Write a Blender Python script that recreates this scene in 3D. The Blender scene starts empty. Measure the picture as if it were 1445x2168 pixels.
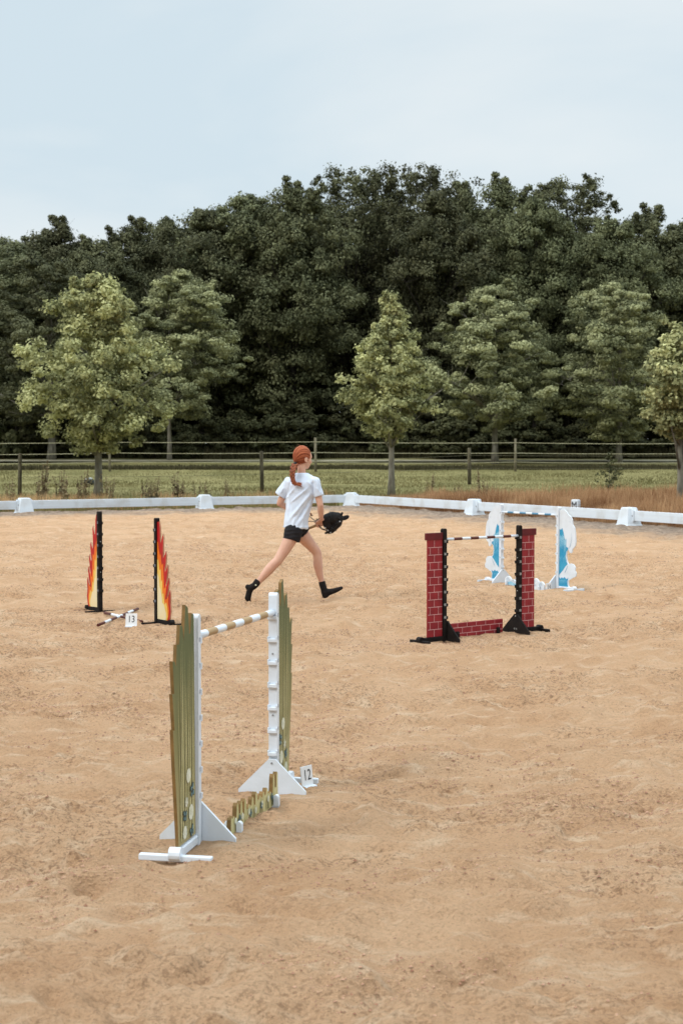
import bpy, math, random
import numpy as np
from mathutils import Vector, Matrix
R = math.radians
scene = bpy.context.scene
COL = scene.collection

# ------------------------------------------------------------------ camera
F = 3300.0; CX = 722.5; CY = 1084.0; HZ = 948.0; CH = 1.52
PITCH = math.atan((CY - HZ) / F)
cam = bpy.data.cameras.new('camera'); camo = bpy.data.objects.new('camera', cam); COL.objects.link(camo)
cam.sensor_fit = 'VERTICAL'; cam.sensor_height = 36.0; cam.lens = F * 36.0 / 2168.0
cam.clip_start = 0.1; cam.clip_end = 3000
camo.location = (0, 0, CH); camo.rotation_euler = (math.pi / 2 - PITCH, 0, 0)
cam.dof.use_dof = True; cam.dof.focus_distance = 9.5; cam.dof.aperture_fstop = 7.0
scene.camera = camo

# ------------------------------------------------------------------ sky and sun
SUN_EL = R(42); SUN_AZ = R(-125)          # azimuth measured from +Y towards +X
world = bpy.data.worlds.new("World"); scene.world = world; world.use_nodes = True
nt = world.node_tree; nt.nodes.clear()
def N(t, ty, **kw):
    n = t.nodes.new(ty)
    for k, v in kw.items():
        if k in n.inputs: n.inputs[k].default_value = v
        else: setattr(n, k, v)
    return n
def L(t, a, b): t.links.new(a, b)
out = N(nt, 'ShaderNodeOutputWorld'); bg = N(nt, 'ShaderNodeBackground', Strength=0.12)
sky = N(nt, 'ShaderNodeTexSky'); sky.sky_type = 'NISHITA'; sky.sun_disc = False
sky.sun_elevation = SUN_EL; sky.sun_rotation = SUN_AZ; sky.air_density = 1.2; sky.dust_density = 2.0
tc = N(nt, 'ShaderNodeTexCoord')
mp = N(nt, 'ShaderNodeMapping'); mp.inputs['Scale'].default_value = (1.2, 1.2, 4.0); mp.inputs['Location'].default_value = (0.35, 0.1, 0.25)
L(nt, tc.outputs['Generated'], mp.inputs['Vector'])
n1 = N(nt, 'ShaderNodeTexNoise', Scale=2.2, Detail=5.0, Roughness=0.5, Distortion=0.3); L(nt, mp.outputs[0], n1.inputs['Vector'])
cr = N(nt, 'ShaderNodeValToRGB'); L(nt, n1.outputs['Fac'], cr.inputs[0])
cr.color_ramp.elements[0].position = 0.36; cr.color_ramp.elements[1].position = 0.62
K = 1 / 0.12
cr.color_ramp.elements[0].color = (0.67 * K, 0.79 * K, 0.865 * K, 1)
cr.color_ramp.elements[1].color = (0.82 * K, 0.885 * K, 0.915 * K, 1)
sx = N(nt, 'ShaderNodeSeparateXYZ'); L(nt, tc.outputs['Generated'], sx.inputs[0])
mr = N(nt, 'ShaderNodeMapRange'); mr.interpolation_type = 'SMOOTHSTEP'
for k, v in (('From Min', 0.33), ('From Max', 0.85), ('To Min', 1.0), ('To Max', 3.0)): mr.inputs[k].default_value = v
L(nt, sx.outputs['Z'], mr.inputs['Value'])
vm = N(nt, 'ShaderNodeVectorMath', operation='SCALE'); L(nt, cr.outputs[0], vm.inputs[0]); L(nt, mr.outputs[0], vm.inputs['Scale'])
mx = N(nt, 'ShaderNodeMix', data_type='RGBA'); mx.inputs[0].default_value = 0.94
L(nt, sky.outputs[0], mx.inputs[6]); L(nt, vm.outputs[0], mx.inputs[7])
mb_ = N(nt, 'ShaderNodeMapRange'); mb_.interpolation_type = 'SMOOTHSTEP'      # dimming added low in the unseen sky behind the camera to darken the trees
for k, v in (('From Min', -0.7), ('From Max', 0.5), ('To Min', 0.42), ('To Max', 1.0)): mb_.inputs[k].default_value = v
sum_ = N(nt, 'ShaderNodeMath', operation='MULTIPLY_ADD'); L(nt, sx.outputs['Z'], sum_.inputs[0]); sum_.inputs[1].default_value = 1.2; L(nt, sx.outputs['Y'], sum_.inputs[2])
L(nt, sum_.outputs[0], mb_.inputs['Value'])
vm2 = N(nt, 'ShaderNodeVectorMath', operation='SCALE'); L(nt, mx.outputs[2], vm2.inputs[0]); L(nt, mb_.outputs[0], vm2.inputs['Scale'])
L(nt, vm2.outputs[0], bg.inputs['Color']); L(nt, bg.outputs[0], out.inputs['Surface'])
sl = bpy.data.lights.new('sun', 'SUN'); so = bpy.data.objects.new('sun', sl); COL.objects.link(so)
sl.energy = 1.3; sl.angle = R(16); sl.color = (1.0, 0.95, 0.88)
d = Vector((math.sin(SUN_AZ) * math.cos(SUN_EL), math.cos(SUN_AZ) * math.cos(SUN_EL), math.sin(SUN_EL)))
so.rotation_euler = d.to_track_quat('Z', 'Y').to_euler(); so.location = d * 60
scene.view_settings.view_transform = 'Standard'; scene.view_settings.look = 'None'
scene.view_settings.exposure = 0.0; scene.view_settings.gamma = 1.0
scene.cycles.max_bounces = 6; scene.cycles.diffuse_bounces = 3; scene.cycles.transparent_max_bounces = 8

# ------------------------------------------------------------------ placing
RM = Matrix.Rotation(math.pi / 2 - PITCH, 3, 'X')
def ray(px, py): return RM @ Vector((px - CX, CY - py, -F))
def gnd(px, py, z=0.0):
    r = ray(px, py); t = (z - CH) / r.z; return Vector((r.x * t, r.y * t, z))
def pix(px, py, Y):
    r = ray(px, py); t = Y / r.y; return Vector((r.x * t, Y, CH + r.z * t))

# ------------------------------------------------------------------ materials
def srgb(r, g, b):
    f = lambda c: (c / 255 / 12.92) if c / 255 <= 0.04045 else ((c / 255 + 0.055) / 1.055) ** 2.4
    return (f(r), f(g), f(b), 1)
def mat(name, c1, c2=None, scale=8.0, rough=0.6, bump=0.0, bscale=60.0, spec=0.3, detail=4.0, lo=0.35, hi=0.65, bdist=0.01, stretch=None):
    m = bpy.data.materials.new(name); m.use_nodes = True; t = m.node_tree
    p = t.nodes['Principled BSDF']; p.inputs['Roughness'].default_value = rough
    p.inputs['Specular IOR Level'].default_value = spec
    tcn = N(t, 'ShaderNodeTexCoord'); mpn = N(t, 'ShaderNodeMapping'); L(t, tcn.outputs['Object'], mpn.inputs[0])
    if stretch: mpn.inputs['Scale'].default_value = stretch
    if c2 is None: c2 = tuple(x * 0.82 for x in c1[:3]) + (1,)
    n = N(t, 'ShaderNodeTexNoise', Scale=scale, Detail=detail); L(t, mpn.outputs[0], n.inputs['Vector'])
    r = N(t, 'ShaderNodeValToRGB'); r.color_ramp.elements[0].position = lo; r.color_ramp.elements[1].position = hi
    r.color_ramp.elements[0].color = c2; r.color_ramp.elements[1].color = c1
    L(t, n.outputs['Fac'], r.inputs[0]); L(t, r.outputs[0], p.inputs['Base Color'])
    if bump:
        nb = N(t, 'ShaderNodeTexNoise', Scale=bscale, Detail=5.0); L(t, mpn.outputs[0], nb.inputs['Vector'])
        b = N(t, 'ShaderNodeBump', Strength=bump, Distance=bdist); L(t, nb.outputs['Fac'], b.inputs['Height']); L(t, b.outputs[0], p.inputs['Normal'])
    return m
M = {}
M['white'] = mat('white_plastic', (0.70, 0.76, 0.83, 1), (0.64, 0.69, 0.74, 1), 9, 0.45, 0.1, 90, lo=0.3, hi=0.55)
M['white_dirty'] = mat('weathered_white_plastic', (0.72, 0.78, 0.84, 1), (0.60, 0.62, 0.63, 1), 3, 0.5, 0.1, 40, lo=0.3, hi=0.52)
M['black'] = mat('black_plastic', (0.010, 0.008, 0.008, 1), (0.018, 0.014, 0.012, 1), 14, 0.7, 0.15, 80, spec=.12)
M['bolt'] = mat('grey_steel', (0.28, 0.29, 0.3, 1), None, 20, 0.4)
M['ink'] = mat('black_print', (0.02, 0.02, 0.022, 1), None, 30, 0.5)
M['greyink'] = mat('pale_grey_print', (0.30, 0.34, 0.42, 1), None, 30, 0.5)
M['paleink'] = mat('pale_label_print', (0.5, 0.5, 0.48, 1), None, 30, 0.5)
M['tan'] = mat('tan_band', srgb(176, 146, 104), srgb(158, 130, 92), 12, 0.5)
M['brown'] = mat('dark_red_brown_band', srgb(92, 42, 32), srgb(74, 34, 28), 12, 0.5)
M['bluepole'] = mat('grey_blue_band', srgb(84, 134, 164), srgb(72, 120, 150), 12, 0.5)
M['card'] = mat('white_card', (0.80, 0.80, 0.80, 1), (0.74, 0.74, 0.74, 1), 10, 0.6)
M['red'] = mat('brick_red_paint', srgb(150, 40, 46), srgb(132, 32, 40), 14, 0.5, 0.1, 120)
M['darkred'] = mat('dark_red_paint', srgb(102, 26, 32), srgb(86, 22, 28), 14, 0.5, 0.1, 120)
M['mortar'] = mat('pale_mortar_line', srgb(214, 172, 170), srgb(198, 150, 150), 30, 0.6)
M['f_edge'] = mat('flame_panel_edge', srgb(206, 170, 140), srgb(170, 110, 80), 8, 0.5)
M['f_red'] = mat('flame_red', srgb(186, 26, 24), srgb(160, 18, 20), 8, 0.5)
M['f_orange'] = mat('flame_orange', srgb(228, 122, 28), srgb(214, 98, 20), 8, 0.5)
M['f_yellow'] = mat('flame_yellow', srgb(226, 196, 104), srgb(220, 172, 74), 6, 0.5)
M['f_cream'] = mat('flame_cream', srgb(218, 208, 178), srgb(226, 206, 156), 5, 0.5)
M['w_blue'] = mat('wave_blue', srgb(64, 158, 194), srgb(40, 140, 184), 10, 0.5)
M['w_light'] = mat('wave_light_blue', srgb(150, 200, 222), srgb(120, 184, 214), 10, 0.5)
M['w_grey'] = mat('wave_shade_line', srgb(150, 176, 196), srgb(130, 160, 184), 10, 0.5)
M['g_edge'] = mat('reed_panel_cut_edge', srgb(136, 106, 62), srgb(112, 88, 50), 20, 0.7)
M['g_streak'] = mat('reed_pale_streak', srgb(204, 196, 146), srgb(184, 176, 124), 14, 0.6)
M['g_dark'] = mat('reed_dark_line', srgb(74, 78, 42), srgb(62, 68, 36), 14, 0.6)
M['petal'] = mat('painted_petal', srgb(226, 226, 208), srgb(206, 208, 180), 30, 0.6)
M['bfly'] = mat('painted_butterfly_blue', srgb(126, 152, 150), srgb(96, 126, 130), 30, 0.6)
M['bfly_l'] = mat('painted_butterfly_outline', srgb(44, 58, 64), None, 30, 0.6)
M['wood'] = mat('grey_fence_wood', srgb(150, 142, 120), srgb(104, 96, 78), 20, 0.85, 0.4, 60, stretch=(1, 1, 0.12))
M['wood_d'] = mat('dark_fence_wood', srgb(106, 98, 78), srgb(66, 60, 46), 20, 0.85, 0.4, 60, stretch=(1, 1, 0.12))
M['tape'] = mat('pale_fence_tape', srgb(196, 192, 160), srgb(172, 166, 134), 3, 0.6)
M['wire'] = mat('thin_fence_wire', srgb(128, 122, 98), None, 3, 0.5)
M['bark'] = mat('grey_bark', (0.27, 0.25, 0.20, 1), (0.13, 0.115, 0.09, 1), 9, 0.9, 0.6, 30, stretch=(1, 1, 0.3))
M['bark_d'] = mat('dark_bark', (0.05, 0.042, 0.034, 1), (0.022, 0.019, 0.016, 1), 6, 0.9, 0.6, 20, stretch=(1, 1, 0.3))
M['rock'] = mat('dark_stone', srgb(70, 72, 66), srgb(36, 38, 34), 6, 0.9, 0.5, 20)
M['rockw'] = mat('white_patch', srgb(196, 200, 200), srgb(150, 156, 150), 8, 0.9)
M['gravel'] = mat('pale_gravel', srgb(150, 143, 122), srgb(120, 114, 92), 1.2, 0.95, 0.5, 30)

def leafmat(name, dark, light, trans=0.25, vary=1.0):
    m = bpy.data.materials.new(name); m.use_nodes = True; t = m.node_tree
    p = t.nodes['Principled BSDF']; p.inputs['Roughness'].default_value = 0.65; p.inputs['Specular IOR Level'].default_value = 0.12
    at = N(t, 'ShaderNodeAttribute'); at.attribute_name = 'tint'
    r = N(t, 'ShaderNodeValToRGB'); r.color_ramp.elements[0].color = dark; r.color_ramp.elements[1].color = light
    L(t, at.outputs['Fac'], r.inputs[0])
    oi = N(t, 'ShaderNodeObjectInfo'); hs = N(t, 'ShaderNodeHueSaturation')
    m1 = N(t, 'ShaderNodeMapRange'); m1.inputs['To Min'].default_value = 1 - .3 * vary; m1.inputs['To Max'].default_value = 1 + .35 * vary
    m2_ = N(t, 'ShaderNodeMapRange'); m2_.inputs['To Min'].default_value = .505 - .02 * vary; m2_.inputs['To Max'].default_value = 0.505; L(t, oi.outputs['Random'], m2_.inputs['Value']); L(t, m2_.outputs[0], hs.inputs['Hue'])
    L(t, oi.outputs['Random'], m1.inputs['Value']); L(t, m1.outputs[0], hs.inputs['Value']); L(t, r.outputs[0], hs.inputs['Color'])
    L(t, hs.outputs[0], p.inputs['Base Color'])
    tr = N(t, 'ShaderNodeBsdfTranslucent'); L(t, hs.outputs[0], tr.inputs['Color'])
    ms = N(t, 'ShaderNodeMixShader'); ms.inputs[0].default_value = trans
    L(t, p.outputs[0], ms.inputs[1]); L(t, tr.outputs[0], ms.inputs[2]); L(t, ms.outputs[0], t.nodes['Material Output'].inputs['Surface'])
    return m
M['leaf_oak'] = leafmat('dark_oak_leaf', (0.026, 0.032, 0.014, 1), (0.20, 0.205, 0.105, 1), 0.15)
M['leaf_maple'] = leafmat('maple_leaf', (0.052, 0.062, 0.028, 1), (0.52, 0.52, 0.27, 1), 0.2, .3)
M['leaf_lime'] = leafmat('lime_leaf', (0.072, 0.082, 0.032, 1), (0.76, 0.74, 0.37, 1), 0.3, .15)
M['leaf_shrub'] = leafmat('undergrowth_leaf', (0.022, 0.026, 0.010, 1), (0.10, 0.10, 0.045, 1), 0.12)
M['dry'] = leafmat('dry_grass_blade', (0.27, 0.135, 0.055, 1), (0.70, 0.47, 0.24, 1), 0.3)
M['green'] = leafmat('green_grass_blade', (0.15, 0.145, 0.05, 1), (0.38, 0.345, 0.15, 1), 0.3)
M['dgreen'] = leafmat('dark_rank_grass_blade', (0.07, 0.068, 0.03, 1), (0.17, 0.155, 0.075, 1), 0.2)
M['dock'] = leafmat('brown_seed_head', (0.12, 0.095, 0.05, 1), (0.28, 0.22, 0.12, 1), 0.1)

# ------------------------------------------------------------------ mesh builder
class MB:
    def __init__(s): s.v = []; s.f = []; s.m = []
    def add(s, vs, fs, mi=0, mx=None):
        b = len(s.v)
        s.v += [tuple(mx @ Vector(q)) if mx is not None else tuple(q) for q in vs]
        s.f += [tuple(b + i for i in q) for q in fs]; s.m += [mi] * len(fs)
    def box(s, c, sz, mi=0, mx=None, bev=0.0):
        x, y, z = sz[0] / 2, sz[1] / 2, sz[2] / 2
        if bev <= 0:
            vs = [(c[0] + i * x, c[1] + j * y, c[2] + k * z) for i in (-1, 1) for j in (-1, 1) for k in (-1, 1)]
            s.add(vs, [(0, 1, 3, 2), (4, 6, 7, 5), (0, 4, 5, 1), (2, 3, 7, 6), (0, 2, 6, 4), (1, 5, 7, 3)], mi, mx); return
        b = min(bev, x * .9, y * .9, z * .9)
        vs = []; idx = {}
        for i in (-1, 1):
            for j in (-1, 1):
                for k in (-1, 1):
                    for a in range(3):
                        q = [i * (x - b), j * (y - b), k * (z - b)]
                        q[a] = (i * x, j * y, k * z)[a]
                        idx[(i, j, k, a)] = len(vs); vs.append((c[0] + q[0], c[1] + q[1], c[2] + q[2]))
        fs = []
        for a in range(3):
            o = [t for t in range(3) if t != a]
            for sg in (-1, 1):
                q = []
                for (p1, p2) in ((-1, -1), (1, -1), (1, 1), (-1, 1)):
                    kk = [0, 0, 0]; kk[a] = sg; kk[o[0]] = p1; kk[o[1]] = p2; q.append(idx[(kk[0], kk[1], kk[2], a)])
                if (sg > 0) == (a == 1): q.reverse()
                fs.append(tuple(q))
        for a in range(3):
            o = [t for t in range(3) if t != a]
            for p1 in (-1, 1):
                for p2 in (-1, 1):
                    q = []
                    for sg, w in ((-1, o[0]), (1, o[0]), (1, o[1]), (-1, o[1])):
                        kk = [0, 0, 0]; kk[a] = sg; kk[o[0]] = p1; kk[o[1]] = p2; q.append(idx[(kk[0], kk[1], kk[2], w)])
                    fs.append(tuple(q))
        for i in (-1, 1):
            for j in (-1, 1):
                for k in (-1, 1): fs.append(tuple(idx[(i, j, k, a)] for a in range(3)))
        s.add(vs, fs, mi, mx)
    def prism(s, pts, y0, y1, mi=0, me=None, mx=None):
        # outline in x,z extruded along y
        if me is None: me = mi
        n = len(pts)
        s.add([(p[0], y0, p[1]) for p in pts] , [tuple(range(n))], mi, mx)
        s.add([(p[0], y1, p[1]) for p in pts] , [tuple(reversed(range(n)))], mi, mx)
        s.add([(p[0], y0, p[1]) for p in pts] + [(p[0], y1, p[1]) for p in pts], [(i, (i + 1) % n, n + (i + 1) % n, n + i) for i in range(n)], me, mx)
    def poly(s, pts, y, mi=0):
        s.add([(p[0], y, p[1]) for p in pts], [tuple(range(len(pts)))], mi)
    def tube(s, P, rad, seg=8, mi=0, caps=True, bands=None):
        P = [Vector(p) for p in P]; n = len(P); rings = []
        up = None; vs = []
        for i, p in enumerate(P):
            t = (P[min(i + 1, n - 1)] - P[max(i - 1, 0)]).normalized()
            if up is None:
                up = Vector((0, 0, 1)) if abs(t.z) < 0.9 else Vector((0, 1, 0))
            a = t.cross(up).normalized(); b = a.cross(t).normalized(); up = b
            r = rad[i] if hasattr(rad, '__len__') else rad
            for k in range(seg):
                an = 2 * math.pi * k / seg
                vs.append(p + a * (math.cos(an) * r) + b * (math.sin(an) * r))
        base = len(s.v); s.v += [tuple(q) for q in vs]
        for i in range(n - 1):
            for k in range(seg):
                s.f.append((base + i * seg + k, base + i * seg + (k + 1) % seg, base + (i + 1) * seg + (k + 1) % seg, base + (i + 1) * seg + k))
                s.m.append(bands[i] if bands else mi)
        if caps:
            s.f.append(tuple(base + k for k in reversed(range(seg)))); s.m.append(bands[0] if bands else mi)
            s.f.append(tuple(base + (n - 1) * seg + k for k in range(seg))); s.m.append(bands[-1] if bands else mi)
    def ball(s, c, r, mi=0, mx=None, nu=14, nv=9):
        if not hasattr(r, '__len__'): r = (r, r, r)
        rot = mx if mx is not None else Matrix.Identity(3)
        vs = []; c = Vector(c)
        vs.append(c + rot @ Vector((0, 0, r[2])))
        for j in range(1, nv):
            th = math.pi * j / nv
            for i in range(nu):
                ph = 2 * math.pi * i / nu
                vs.append(c + rot @ Vector((r[0] * math.sin(th) * math.cos(ph), r[1] * math.sin(th) * math.sin(ph), r[2] * math.cos(th))))
        vs.append(c + rot @ Vector((0, 0, -r[2])))
        fs = [(0, 1 + i, 1 + (i + 1) % nu) for i in range(nu)]
        for j in range(nv - 2):
            for i in range(nu):
                a = 1 + j * nu + i; b = 1 + j * nu + (i + 1) % nu
                fs.append((a, a + nu, b + nu, b))
        l = len(vs) - 1; a0 = 1 + (nv - 2) * nu
        fs += [(a0 + i, l, a0 + (i + 1) % nu) for i in range(nu)]
        s.add(vs, fs, mi)
    def chain(s, P, rad, seg=14, mi=0):
        for p, r in zip(P, rad): s.ball(p, r, mi)
        for i in range(len(P) - 1): s.tube([P[i], P[i + 1]], [rad[i], rad[i + 1]], seg, mi)
    def loft(s, rings, mi=0, seg=24):
        vs = []
        for c, a, b in rings:
            for k in range(seg):
                t = 2 * math.pi * k / seg; vs.append(Vector(c) + Vector(a) * math.cos(t) + Vector(b) * math.sin(t))
        fs = [(i * seg + k, i * seg + (k + 1) % seg, (i + 1) * seg + (k + 1) % seg, (i + 1) * seg + k) for i in range(len(rings) - 1) for k in range(seg)]
        fs += [tuple(reversed(range(seg))), tuple((len(rings) - 1) * seg + k for k in range(seg))]
        s.add(vs, fs, mi)
    def text(s, txt, size, mx, mi=0, squeeze=1.0):
        for vs, fs in [text_geo(txt)]:
            s.add([(x * size * squeeze, y * size, 0) for x, y in vs], fs, mi, mx)
    def build(s, name, mats, parent=None, smooth=False, attr=None):
        me = bpy.data.meshes.new(name); me.from_pydata(s.v, [], s.f)
        for m in (mats if isinstance(mats, (list, tuple)) else [mats]): me.materials.append(M[m] if isinstance(m, str) else m)
        me.polygons.foreach_set('material_index', s.m)
        if smooth: me.polygons.foreach_set('use_smooth', [True] * len(me.polygons))
        me.update()
        return link(name, me, parent)
def link(name, me, parent=None):
    o = bpy.data.objects.new(name, me); COL.objects.link(o)
    if parent: o.parent = parent
    return o
_tc = {}
def text_geo(txt):
    if txt in _tc: return _tc[txt]
    cu = bpy.data.curves.new('txt', 'FONT'); cu.body = txt; cu.align_x = 'CENTER'; cu.align_y = 'CENTER'; cu.size = 1.0; cu.resolution_u = 3
    o = bpy.data.objects.new('txt', cu); COL.objects.link(o)
    dg = bpy.context.evaluated_depsgraph_get(); me = bpy.data.meshes.new_from_object(o.evaluated_get(dg))
    r = ([(v.co.x, v.co.y) for v in me.vertices], [tuple(p.vertices) for p in me.polygons])
    bpy.data.objects.remove(o); bpy.data.curves.remove(cu); bpy.data.meshes.remove(me)
    _tc[txt] = r; return r
def remesh(mb, vox, smooth=4, fac=0.5):
    me = bpy.data.meshes.new('tmp'); me.from_pydata(mb.v, [], mb.f); me.update()
    o = bpy.data.objects.new('tmp', me); COL.objects.link(o)
    a = o.modifiers.new('r', 'REMESH'); a.mode = 'VOXEL'; a.voxel_size = vox
    b = o.modifiers.new('s', 'SMOOTH'); b.iterations = smooth; b.factor = fac
    dg = bpy.context.evaluated_depsgraph_get(); r = bpy.data.meshes.new_from_object(o.evaluated_get(dg))
    bpy.data.objects.remove(o); bpy.data.meshes.remove(me)
    r.polygons.foreach_set('use_smooth', [True] * len(r.polygons))
    return r
def thing(name, label, cat, loc=(0, 0, 0), rz=0.0, group=None):
    o = bpy.data.objects.new(name, None); COL.objects.link(o); o.empty_display_size = 0.2
    o.location = loc; o.rotation_euler = (0, 0, rz); return tag(o, label, cat, group)
def tag(o, label, cat, group=None, kind=None):
    o['label'] = label; o['category'] = cat
    if group: o['group'] = group
    if kind: o['kind'] = kind
    return o
def copy_tree(o, parent=None):
    c = o.copy(); COL.objects.link(c); c.parent = parent
    for ch in list(o.children): copy_tree(ch, c)
    return c
def np_mesh(name, verts, faces, mats, tint=None, smooth=False):
    me = bpy.data.meshes.new(name); nv = len(verts); nf, k = faces.shape
    me.vertices.add(nv); me.vertices.foreach_set('co', verts.astype(np.float32).ravel())
    me.loops.add(nf * k); me.loops.foreach_set('vertex_index', faces.astype(np.int32).ravel())
    me.polygons.add(nf); me.polygons.foreach_set('loop_start', np.arange(0, nf * k, k, dtype=np.int32))
    if smooth: me.polygons.foreach_set('use_smooth', np.ones(nf, dtype=bool))
    for m in mats: me.materials.append(M[m] if isinstance(m, str) else m)
    if tint is not None:
        a = me.attributes.new('tint', 'FLOAT', 'POINT'); a.data.foreach_set('value', tint.astype(np.float32))
    me.update(calc_edges=True); me.validate(); return me

# ------------------------------------------------------------------ noise
def vnoise(x, y, seed):
    r = np.random.RandomState(seed); T = r.rand(256, 256).astype(np.float32)
    xi = np.floor(x).astype(int); yi = np.floor(y).astype(int); fx = x - xi; fy = y - yi
    fx = fx * fx * fx * (fx * (fx * 6 - 15) + 10); fy = fy * fy * fy * (fy * (fy * 6 - 15) + 10)
    g = lambda a, b: T[a & 255, b & 255]
    return ((g(xi, yi) * (1 - fx) + g(xi + 1, yi) * fx) * (1 - fy) + (g(xi, yi + 1) * (1 - fx) + g(xi + 1, yi + 1) * fx) * fy) * 2 - 1

# ------------------------------------------------------------------ arena outline
C1 = gnd(52, 1087); C2 = gnd(433, 1078); C3 = gnd(743, 1072); C4 = gnd(1003, 1090); C6 = gnd(1330, 1113)
D1 = (C1 - C3).normalized(); D2 = (C6 - C3).normalized()
N1 = Vector((D1.y, -D1.x, 0));  N1 = N1 if N1.y > 0 else -N1
N2 = Vector((-D2.y, D2.x, 0)); N2 = N2 if N2.y > 0 else -N2
def sd(X, Y):
    return np.maximum((X - C3.x) * N1.x + (Y - C3.y) * N1.y, (X - C3.x) * N2.x + (Y - C3.y) * N2.y)
def terr(X, Y):
    z = np.interp(Y, [0, 47, 52, 60, 69, 75, 85, 110, 400], [0, 0, 0.03, 0.13, 0.43, 0.79, 1.08, 1.4, 2.0])
    s = np.clip((sd(X, Y) - 0.3) / 0.6, 0, 1); s = s * s * (3 - 2 * s)
    return z + (-0.14 + 0.18 * s)
def terr1(x, y): return float(terr(np.array([x]), np.array([y]))[0])

# jump geometry
def vec2(a, b): d = (b - a); d.z = 0; return d.normalized()
P12L = gnd(414, 1787); P12R = gnd(580, 1680)
PBL = gnd(938, 1357); PBR = gnd(1097, 1340)
PWL = gnd(1060, 1234); PWR = gnd(1181, 1248)
PFL = gnd(212, 1295); PFR = gnd(333, 1319)
POSTS = [P12L, P12R, PBL, PBR, PWL, PWR, PFL, PFR]

# ------------------------------------------------------------------ sand
def patchm(X, Y):
    q = vnoise(X / 1.3, Y / 0.8, 51) * .55 + vnoise(X / .45, Y / .3, 52) * .45 + vnoise(X / .17, Y / .12, 53) * .25
    q = np.clip((q + .28) / .6, 0, 1); return q * q * (3 - 2 * q)
def sandz(X, Y):
    z = 0.012 * vnoise(X / 0.9, Y / 0.9, 1) + 0.024 * vnoise(X / 0.42 + 7, Y / 0.34, 2) + 0.026 * vnoise(X / 0.20, Y / 0.15, 3)
    pm = patchm(X, Y)
    z += (0.6 + 1.1 * pm) * (0.012 * vnoise(X / 0.10, Y / 0.085, 4) + 0.0085 * vnoise(X / 0.045, Y / 0.04, 5) + 0.0045 * vnoise(X / 0.022, Y / 0.022, 6))
    rg = 1 - np.abs(vnoise(X / 0.5 + 0.5 * vnoise(X, Y, 9), Y / 0.22 + 3, 7)); z += 0.012 * (rg ** 4)
    return z - 0.006
def flat(X, Y, z):
    for p in POSTS:
        d = np.sqrt((X - p.x) ** 2 + (Y - p.y) ** 2); w = np.clip((d - 0.22) / 0.35, 0, 1); w = w * w * (3 - 2 * w)
        z = z * (0.45 + 0.55 * w) + 0.004 * (1 - w)
    return z
def spaced(a, b, fn):
    o = [a]
    while o[-1] < b: o.append(o[-1] + fn(o[-1]))
    return np.array(o)
ys = spaced(-8, 43, lambda y: 0.5 if y < 2 else (0.012 if y < 4.2 else 0.0022 * y + 0.003 if y < 22 else 0.12)) 
xs = spaced(-38, 18, lambda x: 1.0 if abs(x) > 8 and x < 0 else (0.02 if abs(x) < 2.3 else (0.045 if abs(x) < 4 else 0.14)))
XX, YY = np.meshgrid(xs, ys); ny, nx = XX.shape
ZZ = sandz(XX, YY)
rs = np.random.RandomState(5)
for k in range(2600):                     # foot and hoof prints
    cy = 3.3 + 26 * rs.rand() ** 1.6; cx = (rs.rand() - .5) * (3 + cy * 0.55); a = rs.rand() * 3.14
    rr = 0.035 + 0.05 * rs.rand(); el = 1.1 + rs.rand(); dp = 0.006 + 0.018 * rs.rand()
    i0, i1 = np.searchsorted(ys, [cy - .3, cy + .3]); j0, j1 = np.searchsorted(xs, [cx - .3, cx + .3])
    if i1 <= i0 or j1 <= j0: continue
    X = XX[i0:i1, j0:j1] - cx; Y = YY[i0:i1, j0:j1] - cy
    u = (X * math.cos(a) + Y * math.sin(a)) / (rr * el); v = (-X * math.sin(a) + Y * math.cos(a)) / rr; q = u * u + v * v
    ZZ[i0:i1, j0:j1] += -dp * np.exp(-q * 1.3) + dp * 0.55 * np.exp(-(np.sqrt(q) - 1.6) ** 2 * 4)
ZZ = flat(XX, YY, ZZ)
V = np.stack([XX.ravel(), YY.ravel(), ZZ.ravel()], 1)
I = (np.arange(ny - 1)[:, None] * nx + np.arange(nx - 1)[None, :]).ravel()
FA = np.stack([I, I + 1, I + nx + 1, I + nx], 1)
keep = (sd(XX, YY).ravel()[FA] < 0.7).all(1)
FA = FA[keep]
us, inv = np.unique(FA, return_inverse=True); PMK = (patchm(XX, YY) * np.clip(.3 + (YY - 3.5) / 4, .3, 1)).ravel()[us]; V = V[us]; FA = inv.reshape(FA.shape)

m = bpy.data.materials.new('riding_sand'); m.use_nodes = True; t = m.node_tree; M['sand'] = m
p = t.nodes['Principled BSDF']; p.inputs['Roughness'].default_value = 0.95; p.inputs['Specular IOR Level'].default_value = 0.15
g = N(t, 'ShaderNodeTexCoord')
def noise(scale, detail=5, rough=0.55, dist=0.0, sc=(1, 1, 1)):
    mpp = N(t, 'ShaderNodeMapping'); mpp.inputs['Scale'].default_value = sc; L(t, g.outputs['Object'], mpp.inputs[0])
    n = N(t, 'ShaderNodeTexNoise', Scale=scale, Detail=detail, Roughness=rough, Distortion=dist); L(t, mpp.outputs[0], n.inputs['Vector']); return n
def ramp(src, a, b, c1, c2):
    r = N(t, 'ShaderNodeValToRGB'); r.color_ramp.elements[0].position = a; r.color_ramp.elements[1].position = b
    r.color_ramp.elements[0].color = c1; r.color_ramp.elements[1].color = c2; L(t, src, r.inputs[0]); return r
def mixc(fac, a, b, mode='MIX'):
    n = N(t, 'ShaderNodeMix', data_type='RGBA', blend_type=mode)
    for i, q in ((0, fac), (6, a), (7, b)):
        if isinstance(q, (int, float, tuple)): n.inputs[i].default_value = q
        else: L(t, q, n.inputs[i])
    return n.outputs[2]
W1 = (1, 1, 1, 1); B0 = (0, 0, 0, 1)
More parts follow.
